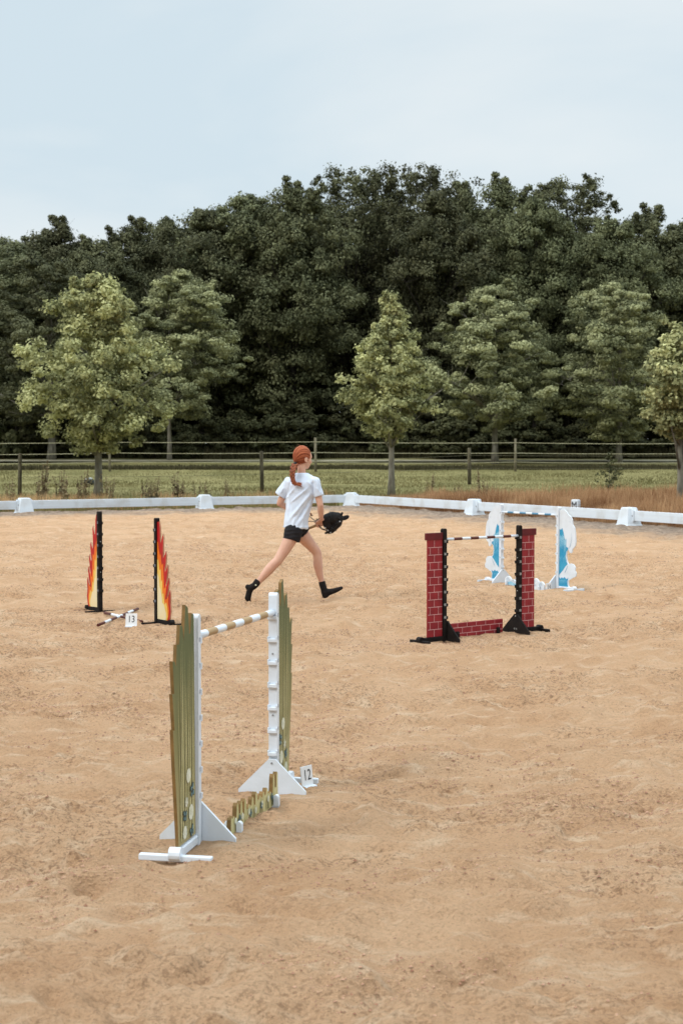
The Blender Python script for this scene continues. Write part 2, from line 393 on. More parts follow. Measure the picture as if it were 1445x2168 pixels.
base = ramp(noise(1.6, 4).outputs['Fac'], 0.3, 0.7, (0.635, 0.375, 0.208, 1), (0.755, 0.485, 0.292, 1))
pale = ramp(noise(7, 6, 0.6, 0.6, (0.6, 1.5, 1)).outputs['Fac'], 0.52, 0.68, B0, W1)
c = mixc(pale.outputs[0], base.outputs[0], (0.80, 0.565, 0.37, 1))
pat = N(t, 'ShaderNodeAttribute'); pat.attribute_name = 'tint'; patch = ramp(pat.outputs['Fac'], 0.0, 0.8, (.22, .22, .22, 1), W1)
dark_fleck = ramp(noise(48, 4, 0.7, 0, (1, 1.2, 1)).outputs['Fac'], 0.51, 0.60, B0, W1)  # dark flecks, mostly pit shade painted into the sand colour
mul = N(t, 'ShaderNodeMath', operation='MULTIPLY'); L(t, patch.outputs[0], mul.inputs[0]); L(t, dark_fleck.outputs[0], mul.inputs[1])
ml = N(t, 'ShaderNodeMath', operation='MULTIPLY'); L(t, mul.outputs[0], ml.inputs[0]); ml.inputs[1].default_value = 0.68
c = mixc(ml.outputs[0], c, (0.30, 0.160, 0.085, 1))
sp = ramp(noise(90, 4, 0.7).outputs['Fac'], 0.54, 0.64, B0, W1)  # finer specks add to the painted pit shade
m3 = N(t, 'ShaderNodeMath', operation='MULTIPLY'); L(t, sp.outputs[0], m3.inputs[0]); m3.inputs[1].default_value = 0.36
c = mixc(m3.outputs[0], c, (0.27, 0.155, 0.085, 1))
# gritty greyer footing along the boards
sxx = N(t, 'ShaderNodeSeparateXYZ'); L(t, g.outputs['Object'], sxx.inputs[0])
def lin(nv):
    a = N(t, 'ShaderNodeMath', operation='MULTIPLY'); L(t, sxx.outputs['X'], a.inputs[0]); a.inputs[1].default_value = nv.x
    b = N(t, 'ShaderNodeMath', operation='MULTIPLY_ADD'); L(t, sxx.outputs['Y'], b.inputs[0]); b.inputs[1].default_value = nv.y; L(t, a.outputs[0], b.inputs[2])
    e = N(t, 'ShaderNodeMath', operation='SUBTRACT'); L(t, b.outputs[0], e.inputs[0]); e.inputs[1].default_value = nv.dot(C3); return e
mxx = N(t, 'ShaderNodeMath', operation='MAXIMUM'); L(t, lin(N1).outputs[0], mxx.inputs[0]); L(t, lin(N2).outputs[0], mxx.inputs[1])
ed = N(t, 'ShaderNodeMath', operation='MULTIPLY_ADD'); L(t, noise(1.3, 5).outputs['Fac'], ed.inputs[0]); ed.inputs[1].default_value = 3.0; L(t, mxx.outputs[0], ed.inputs[2])
er = N(t, 'ShaderNodeMapRange'); er.interpolation_type = 'SMOOTHSTEP'; L(t, ed.outputs[0], er.inputs['Value'])
for k, v in (('From Min', -1.6), ('From Max', 1.0), ('To Min', 0.0), ('To Max', 0.95)): er.inputs[k].default_value = v
grit = ramp(noise(9, 6, 0.75).outputs['Fac'], 0.4, 0.6, (0.20, 0.145, 0.11, 1), (0.44, 0.34, 0.26, 1))
c = mixc(er.outputs[0], c, grit.outputs[0])
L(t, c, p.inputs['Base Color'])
nb1 = noise(34, 6, 0.7, 0, (1, 1.2, 1)); nb2 = noise(130, 4, 0.7)
ad = N(t, 'ShaderNodeMath', operation='MULTIPLY_ADD'); L(t, nb2.outputs['Fac'], ad.inputs[0]); ad.inputs[1].default_value = 0.3; L(t, nb1.outputs['Fac'], ad.inputs[2])
bp = N(t, 'ShaderNodeBump', Strength=1.0, Distance=0.05); L(t, ad.outputs[0], bp.inputs['Height']); L(t, bp.outputs[0], p.inputs['Normal'])
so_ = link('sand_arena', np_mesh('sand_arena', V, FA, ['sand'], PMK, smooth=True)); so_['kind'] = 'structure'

# loose crumbs of brown sand lying on the arena
M['dark_fleck'] = leafmat('brown_sand_crumb', (0.33, 0.175, 0.09, 1), (0.60, 0.39, 0.23, 1), 0.0)
nc = 240000; yy = 3.4 + 21 * rs.rand(nc) ** 1.5; xx = (rs.rand(nc) - .5) * (2.0 + yy * 0.5)
dn = vnoise(xx / 0.8, yy / 0.5, 21) * 0.6 + vnoise(xx / 0.2, yy / 0.15, 22) * 0.5
k = dn + 0.25 * rs.randn(nc) > 0.32; xx = xx[k]; yy = yy[k]; nc = len(xx)
jz = np.searchsorted(xs, xx).clip(1, nx - 1); iz = np.searchsorted(ys, yy).clip(1, ny - 1)
zz = ZZ[iz, jz]
r0 = (0.0022 + 0.0048 * rs.rand(nc) ** 3) * (0.75 + yy / 18)
oc = np.array([[1, 0, 0], [0, 1, 0], [-1, 0, 0], [0, -1, 0], [0, 0, .7], [0, 0, -.7]], float)
vv = np.stack([xx, yy, zz + r0 * 0.25], 1)[:, None, :] + oc[None] * r0[:, None, None] * (0.6 + 0.8 * rs.rand(nc, 6, 1))
of = np.array([[0, 1, 4], [1, 2, 4], [2, 3, 4], [3, 0, 4]])
ff = (of[None] + np.arange(nc)[:, None, None] * 6).reshape(-1, 3)
tn = np.repeat(rs.rand(nc), 6)
co = link('sand_crumbs', np_mesh('sand_crumbs', vv.reshape(-1, 3), ff, ['dark_fleck'], tn))
tag(co, 'small brown crumbs of sand scattered over the arena', 'sand crumbs', kind='stuff')

# ------------------------------------------------------------------ grass ground
m = bpy.data.materials.new('meadow_ground'); m.use_nodes = True; t = m.node_tree; M['meadow'] = m
p = t.nodes['Principled BSDF']; p.inputs['Roughness'].default_value = 0.95; p.inputs['Specular IOR Level'].default_value = 0.1
g = N(t, 'ShaderNodeTexCoord')
a = ramp(noise(0.35, 5, 0.6, 0.3).outputs['Fac'], 0.35, 0.65, (0.17, 0.155, 0.06, 1), (0.30, 0.265, 0.115, 1))
b = ramp(noise(6, 6, 0.7).outputs['Fac'], 0.35, 0.65, (0.62, 0.62, 0.62, 1), (1.15, 1.15, 1.15, 1))
c = mixc(1.0, a.outputs[0], b.outputs[0], 'MULTIPLY'); L(t, c, p.inputs['Base Color'])
nb = noise(9, 6, 0.7); bp = N(t, 'ShaderNodeBump', Strength=0.9, Distance=0.08); L(t, nb.outputs['Fac'], bp.inputs['Height']); L(t, bp.outputs[0], p.inputs['Normal'])
tx = np.concatenate([np.arange(-400, -30, 25.), np.arange(-30, -14, 2.), np.arange(-14, 14, 0.3), np.arange(14, 30, 2.), np.arange(30, 401, 25.)])
ty = np.concatenate([np.arange(-60, 20, 8.), np.arange(20, 60, 0.3), np.arange(60, 110, 1.), np.arange(110, 900, 40.)])
TX, TY = np.meshgrid(tx, ty); TZ = terr(TX, TY) + np.where(TY > 48, 0.04 * vnoise(TX / 3, TY / 3, 31), 0)
n2, n1_ = TX.shape; I = (np.arange(n2 - 1)[:, None] * n1_ + np.arange(n1_ - 1)[None]).ravel()
go = link('meadow_ground', np_mesh('meadow_ground', np.stack([TX.ravel(), TY.ravel(), TZ.ravel()], 1), np.stack([I, I + 1, I + n1_ + 1, I + n1_], 1), ['meadow'], smooth=True))
go['kind'] = 'structure'
# gravel lane beyond the paddock
lx = np.arange(-60, 61, 1.0); lv = []; 
for w in (74.6, 75.5, 76.4): lv.append(np.stack([lx, w + 0.25 * vnoise(lx / 4, lx * 0 + w, 3), terr(lx, lx * 0 + w) + 0.07], 1))
lv = np.concatenate(lv); k = len(lx); I = (np.arange(2)[:, None] * k + np.arange(k - 1)[None]).ravel()
lo_ = link('gravel_lane', np_mesh('gravel_lane', lv, np.stack([I, I + 1, I + k + 1, I + k], 1), ['gravel'])); lo_['kind'] = 'structure'

def blades(name, X, Y, H, Wd, mt, seed, label, lean=0.25, tint=None, zoff=0.0):
    r = np.random.RandomState(seed); n = len(X); Z = terr(X, Y) + zoff - 0.02
    a = r.rand(n) * 6.283; dx = np.cos(a) * Wd / 2; dy = np.sin(a) * Wd / 2
    la = r.rand(n) * 6.283; lx_ = np.cos(la) * H * lean * r.rand(n) * 1.5; ly = np.sin(la) * H * lean * r.rand(n) * 1.5
    v = np.zeros((n, 5, 3))
    v[:, 0] = np.stack([X - dx, Y - dy, Z], 1); v[:, 1] = np.stack([X + dx, Y + dy, Z], 1)
    v[:, 2] = np.stack([X + dx * .8 + lx_ * .35, Y + dy * .8 + ly * .35, Z + H * .6], 1)
    v[:, 3] = np.stack([X - dx * .8 + lx_ * .35, Y - dy * .8 + ly * .35, Z + H * .6], 1)
    v[:, 4] = np.stack([X + lx_, Y + ly, Z + H], 1)
    f = np.concatenate([np.array([[0, 1, 2], [0, 2, 3], [3, 2, 4]])[None] + np.arange(n)[:, None, None] * 5]).reshape(-1, 3)
    tn = np.repeat((r.rand(n) if tint is None else np.clip(tint + 0.2 * r.randn(n), 0, 1)), 5)
    o = link(name, np_mesh(name, v.reshape(-1, 3), f, [mt], tn)); return tag(o, label, 'grass', kind='stuff')
r = np.random.RandomState(11)
# dry tall grass along right-hand boards
n = 120000; tt = r.rand(n) * 18 - 0.8; ww = 0.45 + 9.5 * r.rand(n) ** 1.4
X = C3.x + D2.x * tt + N2.x * ww; Y = C3.y + D2.y * tt + N2.y * ww
clump = vnoise(X / 0.6, Y / 0.6, 41) * .5 + .5
H = (0.16 + 0.42 * clump * r.rand(n) + 0.18 * r.rand(n)) * np.clip(0.45 + tt / 4, 0.45, 1)
blades('dry_grass', X, Y, H, 0.009 + 0.008 * r.rand(n), 'dry', 12, 'tall dry orange brown grass growing behind the right white boards', tint=vnoise(X / 1.1, Y / 1.1, 42) * .45 + .5)
n = 52000; tt = r.rand(n) * 20 - 2; ww = 1.5 + 16 * r.rand(n)
X = C3.x + D2.x * tt + N2.x * ww; Y = C3.y + D2.y * tt + N2.y * ww
blades('meadow_grass', X, Y, 0.06 + 0.16 * r.rand(n), 0.016 + 0 * X, 'green', 13, 'olive meadow grass between the dry verge and the right paddock posts', tint=vnoise(X / 1.5, Y / 1.5, 43) * .4 + .5)
n = 30000; tt = r.rand(n) * 18; ww = 0.55 + 2.0 * r.rand(n) ** 1.3
X = C3.x + D1.x * tt + N1.x * ww; Y = C3.y + D1.y * tt + N1.y * ww
blades('verge_grass', X, Y, 0.10 + 0.26 * r.rand(n) ** 2, 0.011 + 0 * X, 'green', 14, 'thin mixed green and brown grass behind the left white boards', tint=vnoise(X / 1, Y / 1, 44) * .4 + .35)
n = 20000; tt = r.rand(n) * 18; ww = 0.6 + 1.6 * r.rand(n)
X = C3.x + D1.x * tt + N1.x * ww; Y = C3.y + D1.y * tt + N1.y * ww
blades('straw_fringe', X, Y, (0.12 + 0.34 * r.rand(n)) * (.5 + .5 * (vnoise(X / .7, Y / .7, 46) > -.1)), 0.009 + 0 * X, 'dry', 18, 'wispy straw coloured fringe behind the left white boards', tint=vnoise(X / 1, Y / 1, 47) * .4 + .5)
n = 60000; X = (r.rand(n) - .5) * 34; Y = 44 + 26 * r.rand(n); k = sd(X, Y) > 1; X = X[k]; Y = Y[k]; n = len(X)
blades('paddock_grass', X, Y, 0.03 + 0.07 * r.rand(n), 0.025 + 0 * X, 'green', 15, 'short grazed olive grass of the paddock field', tint=vnoise(X / 2, Y / 2, 45) * .4 + .55)
n = 26000; X = (r.rand(n) - .5) * 44; Y = 69.6 + 1.3 * r.rand(n) + 0.5 * vnoise(X / 3, X * 0, 4)
blades('rank_grass', X, Y, 0.10 + 0.16 * r.rand(n), 0.03 + 0 * X, 'dgreen', 16, 'dark strip of rank grass under the far paddock fence')
n = 30000; X = (r.rand(n) - .5) * 50; Y = 79.5 + 3.0 * r.rand(n)
blades('wood_edge_grass', X, Y, 0.2 + 0.5 * r.rand(n), 0.04 + 0 * X, 'dgreen', 17, 'long dark grass along the edge of the wood')

# ------------------------------------------------------------------ trees
def crown(name, seed, prof, ncl, nleaf, lsize, crad, mt, flat_=0.75, jag=0.25, edge=0.45, squash=1.0, outw=0.6, shell=(0.55, 0.5), rnd=0.38, spires=0):
    """prof: list of (z, radius). Leaves sit on many small puffs spread through the crown."""
    r = np.random.RandomState(seed); zs = np.array([q[0] for q in prof]); rd = np.array([q[1] for q in prof])
    zc = np.linspace(zs[0], zs[-1], 400); rc = np.interp(zc, zs, rd); w = rc + 0.05; w /= w.sum()
    z = zc[r.choice(400, ncl, p=w)] + r.randn(ncl) * 0.05
    ang = r.rand(ncl) * 6.283; rad = np.interp(z, zs, rd) * (r.rand(ncl) ** edge)
    lob = 1 + jag * vnoise(ang * 1.3 + 40, z * 0.9 + 9, seed) + jag * 0.6 * vnoise(ang * 3 + 40, z * 2.3 + 9, seed + 1)
    rad = np.maximum(rad * lob - crad * 0.4, 0)
    C = np.stack([rad * np.cos(ang), rad * np.sin(ang) * squash, z], 1)
    cr_ = crad * (0.55 + 0.75 * r.rand(ncl))
    if spires:                                # leading shoots standing above the crown
        SC = []; SR = []
        for _ in range(spires):
            a_ = r.rand() * 6.283; u = r.rand() ** .8; z_ = zs[0] + (zs[-1] - zs[0]) * (.62 + .38 * (1 - u * .9)); ra = np.interp(z_, zs, rd) * (.5 + .45 * r.rand()); k = 2 + r.randint(3); st = crad * .30 * (.6 + .8 * r.rand()); la_ = r.randn(2) * crad * .13
            for j in range(k): SC.append((ra * math.cos(a_) + la_[0] * j + r.randn() * .06, ra * math.sin(a_) * squash + la_[1] * j, z_ + crad * .1 + j * st)); SR.append(crad * (.60 - .30 * j / k))
        C = np.concatenate([C, np.array(SC)]); cr_ = np.concatenate([cr_, np.array(SR)]); ncl = len(C)
    ctint = r.rand(ncl)
    per = nleaf // ncl; ci = np.repeat(np.arange(ncl), per); n = len(ci)
    dv = r.randn(n, 3); dv /= np.linalg.norm(dv, axis=1)[:, None]; dv[:, 2] = np.where(dv[:, 2] < 0, dv[:, 2] * 0.6, dv[:, 2])
    pos = C[ci] + dv * (cr_[ci] * (shell[0] + shell[1] * r.rand(n)))[:, None] * np.array([1, 1, flat_])
    outd = C[ci].copy(); outd[:, 2] = 0; outd /= (np.linalg.norm(outd, axis=1)[:, None] + 0.3)
    nrm = dv * 1.0 + outd * outw * 0.5 + np.array([0, 0, 0.4]) + r.randn(n, 3) * rnd; nrm /= np.linalg.norm(nrm, axis=1)[:, None]
    a = np.cross(nrm, r.randn(n, 3)); a /= np.linalg.norm(a, axis=1)[:, None]; b = np.cross(nrm, a)
    s = lsize * (0.6 + 0.7 * r.rand(n))[:, None]
    v = np.zeros((n, 4, 3)); v[:, 0] = pos - a * s * .55; v[:, 1] = pos + b * s * .36 + nrm * s * .06; v[:, 2] = pos + a * s * .55 - nrm * s * 0.1; v[:, 3] = pos - b * s * .36 + nrm * s * .06
    f = np.arange(n * 4).reshape(n, 4)
    tn = np.clip(ctint[ci] * 0.55 + 0.45 * r.rand(n), 0, 1)
    return np_mesh(name, v.reshape(-1, 3), f, [mt], np.repeat(tn, 4)), C, rad
def trunk(name, seed, h, r0, C, mt, nlimb=22, low=0.25, lean=0.0, sub=True, bot=0.0):
    rr = random.Random(seed); mb = MB(); P = []; Rr = []
    for i in range(9):
        q = i / 8; P.append((lean * q + rr.uniform(-1, 1) * r0 * 0.18 * (i > 0), rr.uniform(-1, 1) * r0 * 0.18 * (i > 0), -0.15 + (h * 0.93 + .15) * q)); Rr.append(r0 * (1 - 0.88 * q) * (1.35 if i == 0 else 1))
    mb.tube(P, Rr, 9)
    idx = list(range(len(C))); rr.shuffle(idx)
    for j in idx[:nlimb]:
        c_ = Vector(C[j]); 
        q = max(low, min(0.85, (c_.z / h) - rr.uniform(0.1, 0.3))); z0 = h * q
        if z0 > c_.z: z0 = max(c_.z * 0.9, h * .2)
        k_ = min(7, int(z0 / (h * 0.93) * 8)); fr = z0 / (h * 0.93) * 8 - k_
        s0 = Vector(P[k_]).lerp(Vector(P[k_ + 1]), min(1, max(0, fr))); rb = r0 * (1 - 0.88 * q) * 0.5
        mid = s0.lerp(c_, 0.5) + Vector((0, 0, (c_ - s0).length * rr.uniform(-0.05, 0.12)))
        mb.tube([s0, mid, c_], [rb, rb * 0.6, rb * 0.2], 5)
        if sub:
            for _ in range(3):
                e = mid.lerp(c_, rr.uniform(0.1, 0.9)); d_ = Vector((rr.uniform(-1, 1), rr.uniform(-1, 1), rr.uniform(0, 1))) * (c_ - s0).length * 0.3
                mb.tube([e, e + d_], [rb * 0.3, rb * 0.1], 4, caps=False)
    o_ = MB.build(mb, name, mt, None, True); return o_
def tree(name, label, cat, loc, crown_me, trunk_obj, group=None, rz=0, sc=(1, 1, 1)):
    t_ = thing(name, label, cat, loc, rz, group); t_.scale = sc
    c_ = link('crown', crown_me, t_); trunk_obj.parent = t_; return t_

# wood: five kinds of broadleaf tree, copied along the wood edge
kinds = []
profs = [
 [(1.8, .6), (3.2, 1.6), (5.5, 3.0), (8, 3.8), (10.5, 3.1), (12.0, 1.9), (13.0, 0.5)],
 [(2.0, .7), (3.5, 1.8), (6, 2.9), (9, 3.7), (11.2, 3.1), (12.4, 2.0), (13.2, 0.4)],
 [(1.6, .9), (3.0, 2.0), (5, 2.6), (7, 3.6), (9.5, 3.6), (11.5, 2.5), (12.8, 1.2), (13.3, .3)],
 [(1.5, .5), (3.0, 1.5), (5, 2.4), (8, 3.4), (10.6, 2.8), (12.2, 1.7), (13.4, 0.5)],
]
for i, pf in enumerate(profs):
    me, C_, rd_ = crown('crown', 100 + i, pf, 380, 72000, 0.145, 0.62, 'leaf_oak', jag=0.55, edge=0.45, spires=26, shell=(0.30, 0.95), rnd=0.5)
    tr_ = trunk('trunk', 50 + i, 13, 0.22, C_, 'bark_d', 26)
    kinds.append((me, tr_))
# airy-topped kind with twigs standing clear of the leaves
me, C_, rd_ = crown('crown', 120, [(1.8, .8), (3.5, 1.8), (6, 3.0), (9, 3.6), (11.5, 3.9), (13.6, 3.3), (15.0, 2.0)], 700, 50000, 0.135, 0.38, 'leaf_oak', jag=0.5, edge=0.5, spires=40, shell=(0.25, 1.15), rnd=0.6)
kinds.append((me, trunk('trunk', 60, 14.5, 0.2, C_, 'bark_d', 90)))
wood = [ # px, skyline y, distance, kind, width scale, wording
 (10, 488, 84, 0, 1.0, 'dark tree of the wood at the far left edge of the picture'),
 (128, 462, 88, 3, .85, 'dark upright tree of the wood rising behind the pale tree at left'),
 (205, 500, 83, 1, .8, 'lower tree of the wood in the dip right of the left upright tree'),
 (275, 462, 87, 2, .85, 'tree of the wood whose top stands above the left maple'),
 (350, 446, 89, 0, .8, 'tree of the wood sloping up towards the tall dark dome'),
 (425, 438, 85, 1, .9, 'tree of the wood directly left of the tall dark dome'),
 (520, 392, 86, 0, 1.05, 'left half of the tall dark dome of trees left of centre'),
 (620, 380, 84, 2, .9, 'right half of the tall dark dome with spiky top'),
 (745, 358, 90, 4, .95, 'tallest open topped tree with twigs against the sky, left one'),
 (868, 352, 89, 4, 1.0, 'tallest open topped tree with twigs against the sky, right one'),
 (925, 400, 84, 1, .8, 'tree of the wood in the notch right of the tallest trees'),
 (985, 390, 88, 3, .85, 'tree of the wood with small pointed top above the broad maple'),
 (1062, 372, 86, 2, .9, 'tall rounded tree of the wood right of centre'),
 (1135, 400, 84, 0, .75, 'tree of the wood filling the gap before the wispy topped tree'),
 (1200, 375, 88, 4, .95, 'wispy topped tree of the wood with bare twigs leaning right'),
 (1290, 458, 83, 1, .8, 'low tree of the wood in the dip near the right'),
 (1365, 435, 86, 2, .9, 'rounded tree of the wood above the right maple'),
 (1450, 450, 87, 0, 1.0, 'dark tree of the wood cut by the right edge of the picture'),
]
back = [(-40, 500, 95, 1), (62, 505, 93, 2), (170, 560, 96, 0), (330, 520, 95, 3), (470, 470, 95, 2), (570, 440, 96, 1), (680, 425, 94, 3), (800, 430, 97, 0), (905, 470, 95, 2), (1020, 450, 96, 1), (1115, 460, 95, 3), (1250, 490, 95, 2), (1330, 500, 94, 0), (1420, 500, 96, 1), (1510, 480, 95, 3)]
wg = 'broadleaf trees of the wood'
back += [(x_, 560, 103, k_ % 4) for k_, x_ in enumerate(range(-80, 1560, 105))]
rng = random.Random(3)
first = {}
seen_ = {}
def uniq(l):
    seen_[l] = seen_.get(l, 0) + 1; k = seen_[l]
    return l if k == 1 else l + (', its right neighbour' if k == 2 else ', further right')
def put_wood(px, top, Y, k, ws, lab, group):
    pt = pix(px, top, Y); z0 = terr1(pt.x, Y) - 0.05; h = pt.z - z0
    hs = h / (15.2 if k == 4 else 13.7)
    if k not in first:
        t_ = tree('broadleaf_tree', lab, 'tree', (pt.x, Y, z0), kinds[k][0], kinds[k][1], group); first[k] = t_
    else:
        t_ = copy_tree(first[k]); t_['label'] = uniq(lab); t_.location = (pt.x, Y, z0); t_['group'] = group
    t_.rotation_euler = (0, 0, rng.uniform(0, 6.28)); w = ws * (0.9 + 0.15 * hs); t_.scale = (w, w, hs)
for px, top, Y, k, ws, lab in wood: put_wood(px, top, Y, k, ws, lab, wg)
SN = ['the far left tree', 'the left upright tree', 'the left dip', 'the left maple', 'the slope left of the dome', 'the left foot of the dome', 'the left half of the dome', 'the right half of the dome', 'the left tallest tree', 'the right tallest tree', 'the notch right of the tallest', 'the small pointed top', 'the tall rounded tree', 'the gap before the wispy tree', 'the wispy topped tree', 'the right dip', 'the right rounded tree', 'the right edge tree']
for px, top, Y, k in back:
    near_ = min(wood, key=lambda w_: abs(w_[0] - px)); put_wood(px, top, Y, k, 1.1, 'dark tree deep in the wood, ' + ('third row behind' if Y > 100 else 'behind') + ' ' + SN[wood.index(near_)], 'trees deep inside the wood')
# undergrowth shrubs along the wood edge
sk = []
for i in range(3):
    me, C_, _ = crown('foliage', 200 + i, [(0.05, .8), (0.7, 1.5), (1.5, 1.4), (2.2, .8), (2.6, .2)], 90, 6500, 0.17, 0.34, 'leaf_shrub', jag=0.5)
    st = trunk('stem', 70 + i, 2, 0.05, C_, 'bark_d', 16); sk.append((me, st))
sfirst = {}
SL = [(20, 'the picture edge'), (120, 'the grey green maple'), (233, 'the leftmost far fence post'), (348, 'the thin pale maple trunk'), (470, 'the gap before the dark post'), (555, 'the middle dark post'), (668, 'the far post behind the girl'), (760, 'the field right of the girl'), (835, 'the slender pale tree'), (940, 'the right dark post'), (1047, 'the broad maple trunk'), (1150, 'the right far fence post'), (1240, 'the tall weed in the dry grass'), (1317, 'the right maple trunk'), (1437, 'the small rounded tree')]
for i in range(26):
    k = i % 3; px = -30 + i * 60 + rng.uniform(-14, 14); Y = 80.6 + rng.uniform(-.8, 1.2); x = pix(px, 960, Y).x
    if k not in sfirst:
        s_ = tree('shrub', 'x', 'shrub', (0, 0, 0), sk[k][0], sk[k][1]); sfirst[k] = s_
    else: s_ = copy_tree(sfirst[k])
    s_['label'] = ('low dark shrub by the wood ' + ('left of', 'right of')[px > [p_ for p_ in SL if abs(p_[0] - px) == min(abs(z_[0] - px) for z_ in SL)][0][0]] + ' ' + [p_ for p_ in SL if abs(p_[0] - px) == min(abs(z_[0] - px) for z_ in SL)][0][1]); s_['group'] = 'undergrowth shrubs at the foot of the wood'
    s_.location = (x, Y, terr1(x, Y) - .1); s_.rotation_euler = (0, 0, rng.uniform(0, 6.28)); q = rng.uniform(.75, 1.25); s_.scale = (q * 1.1, q, q * rng.uniform(.8, 1.25))

# maples standing in the grass before the wood
def placed(px, py, Y): q = pix(px, py, Y); return Vector((q.x, Y, terr1(q.x, Y)))
def hpx(py, Y, base): return pix(722, py, Y).z - base
MG = 'maples in the grass before the wood'
def prof_px(rows, cx, Y, z0):
    s_ = F / Y; return sorted([(hpx(y, Y, z0), w / s_) for y, w in rows])
for (px, Y, rows, seed, lab, r0, lean, cxx) in [
 (348, 76, [(880, 60), (840, 110), (760, 125), (690, 118), (640, 90), (600, 55), (575, 12)], 301, 'maple with thin pale trunk half hidden by the big pale tree on the left', .11, 0.3, 385),
 (1047, 74, [(905, 40), (880, 100), (820, 150), (740, 142), (690, 115), (650, 90), (620, 50), (605, 10)], 302, 'broad maple with dense tiered crown right of the slender pale tree', .16, 0.0, 1047),
 (1317, 74, [(930, 50), (880, 100), (800, 120), (720, 110), (660, 95), (625, 60), (608, 10)], 303, 'rounded maple between the broad maple and the right edge', .15, -0.25, 1292),
 (120, 77, [(900, 60), (830, 120), (740, 140), (650, 130), (590, 95), (550, 30)], 304, 'grey green maple behind and left of the big pale tree', .2, 0.0, 85)]:
    P = placed(cxx, 960, Y); pf = prof_px(rows, px, Y, P.z)
    me, C_, _ = crown('crown', seed, pf, 300, 52000, 0.13, 0.46, 'leaf_oak' if seed == 304 else 'leaf_maple', flat_=0.55, jag=0.5, edge=0.40, spires=14)
    tk = trunk('trunk', seed, pf[-1][0] * .95, r0, C_, 'bark', 26)
    if abs(cxx - px) > 5:
        tk.location.x = (px - cxx) * Y / F * 0.7
    tree('maple_tree', lab, 'tree', P, me, tk, MG)
# paler young lime trees close behind the boards
LG = 'pale young trees close behind the boards'
for (px, base, Y, rows, seed, lab, r0, asym) in [
 (208, 1053, 47, [(950, 50), (920, 105), (880, 140), (830, 145), (780, 142), (745, 128), (715, 80), (660, 78), (625, 68), (600, 40), (585, 10)], 401, 'big pale green tree with spreading lower boughs at the left', .13, 0),
 (828, 1048, 48, [(925, 30), (895, 75), (850, 98), (800, 84), (750, 66), (700, 48), (660, 30), (635, 16), (625, 4)], 402, 'slender cone shaped pale tree near the centre', .11, 0),
 (1437, 1092, 36.5, [(918, 25), (895, 60), (850, 82), (800, 84), (760, 70), (725, 42), (705, 12)], 403, 'small rounded yellow green tree cut by the right edge', .09, 0)]:
    P = placed(px, base, Y); pf = prof_px(rows, px, Y, P.z)
    big = seed == 401
    me, C_, _ = crown('crown', seed, pf, 520 if big else 420, 54000 if big else 34000, 0.105 if big else 0.095, 0.25 if big else 0.19, 'leaf_lime', flat_=0.9, jag=0.5, edge=0.55, shell=(0.3, 1.0), rnd=0.55, spires=16)
    tk = trunk('trunk', seed, pf[-1][0] * .95, r0, C_, 'bark', 40)
    tree('lime_tree', lab, 'tree', P, me, tk, LG)

# ------------------------------------------------------------------ paddock fences
def post_fence(name, label, pts, hgt, rad, mt, tapes, tw, tm):
    base = Vector(pts[0]); t_ = thing(name, label, 'fence', base)
    rr = random.Random(8); tops = []
    for p_ in pts:
        mb = MB(); q = Vector(p_) - base; h = hgt + rr.uniform(-.04, .04); lx_ = rr.uniform(-.03, .03); r1 = rad * rr.uniform(.9, 1.1)
        mb.tube([q + Vector((0, 0, -.2)), q + Vector((lx_ * .5, 0, h * .5)), q + Vector((lx_, 0, h - .015)), q + Vector((lx_, 0, h))], [r1 * 1.05, r1, r1 * .95, r1 * .8], 10)
        for f_ in tapes: mb.box(q + Vector((lx_ * f_, -r1 - .008, h * f_)), (.03, .03, .03))
        mb.build('post', mt, t_, True); tops.append((q, h, lx_, r1))
    for f_ in tapes:
        mb = MB()
        for (a, ha, la, ra), (b, hb, lb, rb) in zip(tops[:-1], tops[1:]):
            sag = rr.uniform(.02, .07); P = []
            for k in range(9):
                u = k / 8; P.append(a.lerp(b, u) + Vector((la * f_ * (1 - u) + lb * f_ * u, -ra - .01, (ha * (1 - u) + hb * u) * f_ - sag * 4 * u * (1 - u))))
            for k in range(8):
                p0, p1 = P[k], P[k + 1]
                mb.add([p0 + Vector((0, 0, -tw)), p1 + Vector((0, 0, -tw)), p1 + Vector((0, 0, tw)), p0 + Vector((0, 0, tw)),
                        p0 + Vector((0, .004, -tw)), p1 + Vector((0, .004, -tw)), p1 + Vector((0, .004, tw)), p0 + Vector((0, .004, tw))],
                       [(0, 1, 2, 3), (7, 6, 5, 4), (3, 2, 6, 7), (0, 4, 5, 1)])
        mb.build('tape' if tw > .007 else 'wire', tm, t_)
    return t_
Yf = 68.5
pts = [placed(px, 1000, Yf) for px in (-200, 233, 668, 1090, 1520)]
post_fence('paddock_fence', 'far paddock fence of slim posts and three pale tapes before the lane', pts, 1.47, .055, 'wood', (.88, .57, .30), .012, 'tape')
pts = [placed(42, 1050, 47.5), placed(555, 1045, 50.5), placed(993, 1028, 58.0), placed(1560, 1020, 60)]
post_fence('paddock_fence', 'near paddock fence of thick dark posts with thin wires behind the boards', pts, 1.33, .065, 'wood_d', (.80, .45), .005, 'wire')

# stone-like lump on the field
P = placed(190, 1018, 58); t_ = thing('field_stone', 'small dark and white lump lying on the grass left of the big pale tree trunk', 'stone', P)
mb = MB(); mb.ball((0, 0, .12), (.17, .15, .15)); mb.ball((-.12, -.02, .1), (.1, .1, .13)); mb.ball((.12, 0, .08), (.12, .1, .1)); o = link('stone_body', remesh(mb, .02), t_); o.data.materials.append(M['rock'])
mb = MB(); mb.ball((-.1, -.06, .2), (.06, .06, .05)); mb.ball((.05, -.07, .22), (.07, .06, .05)); mb.build('white_patch', 'rockw', t_, True)

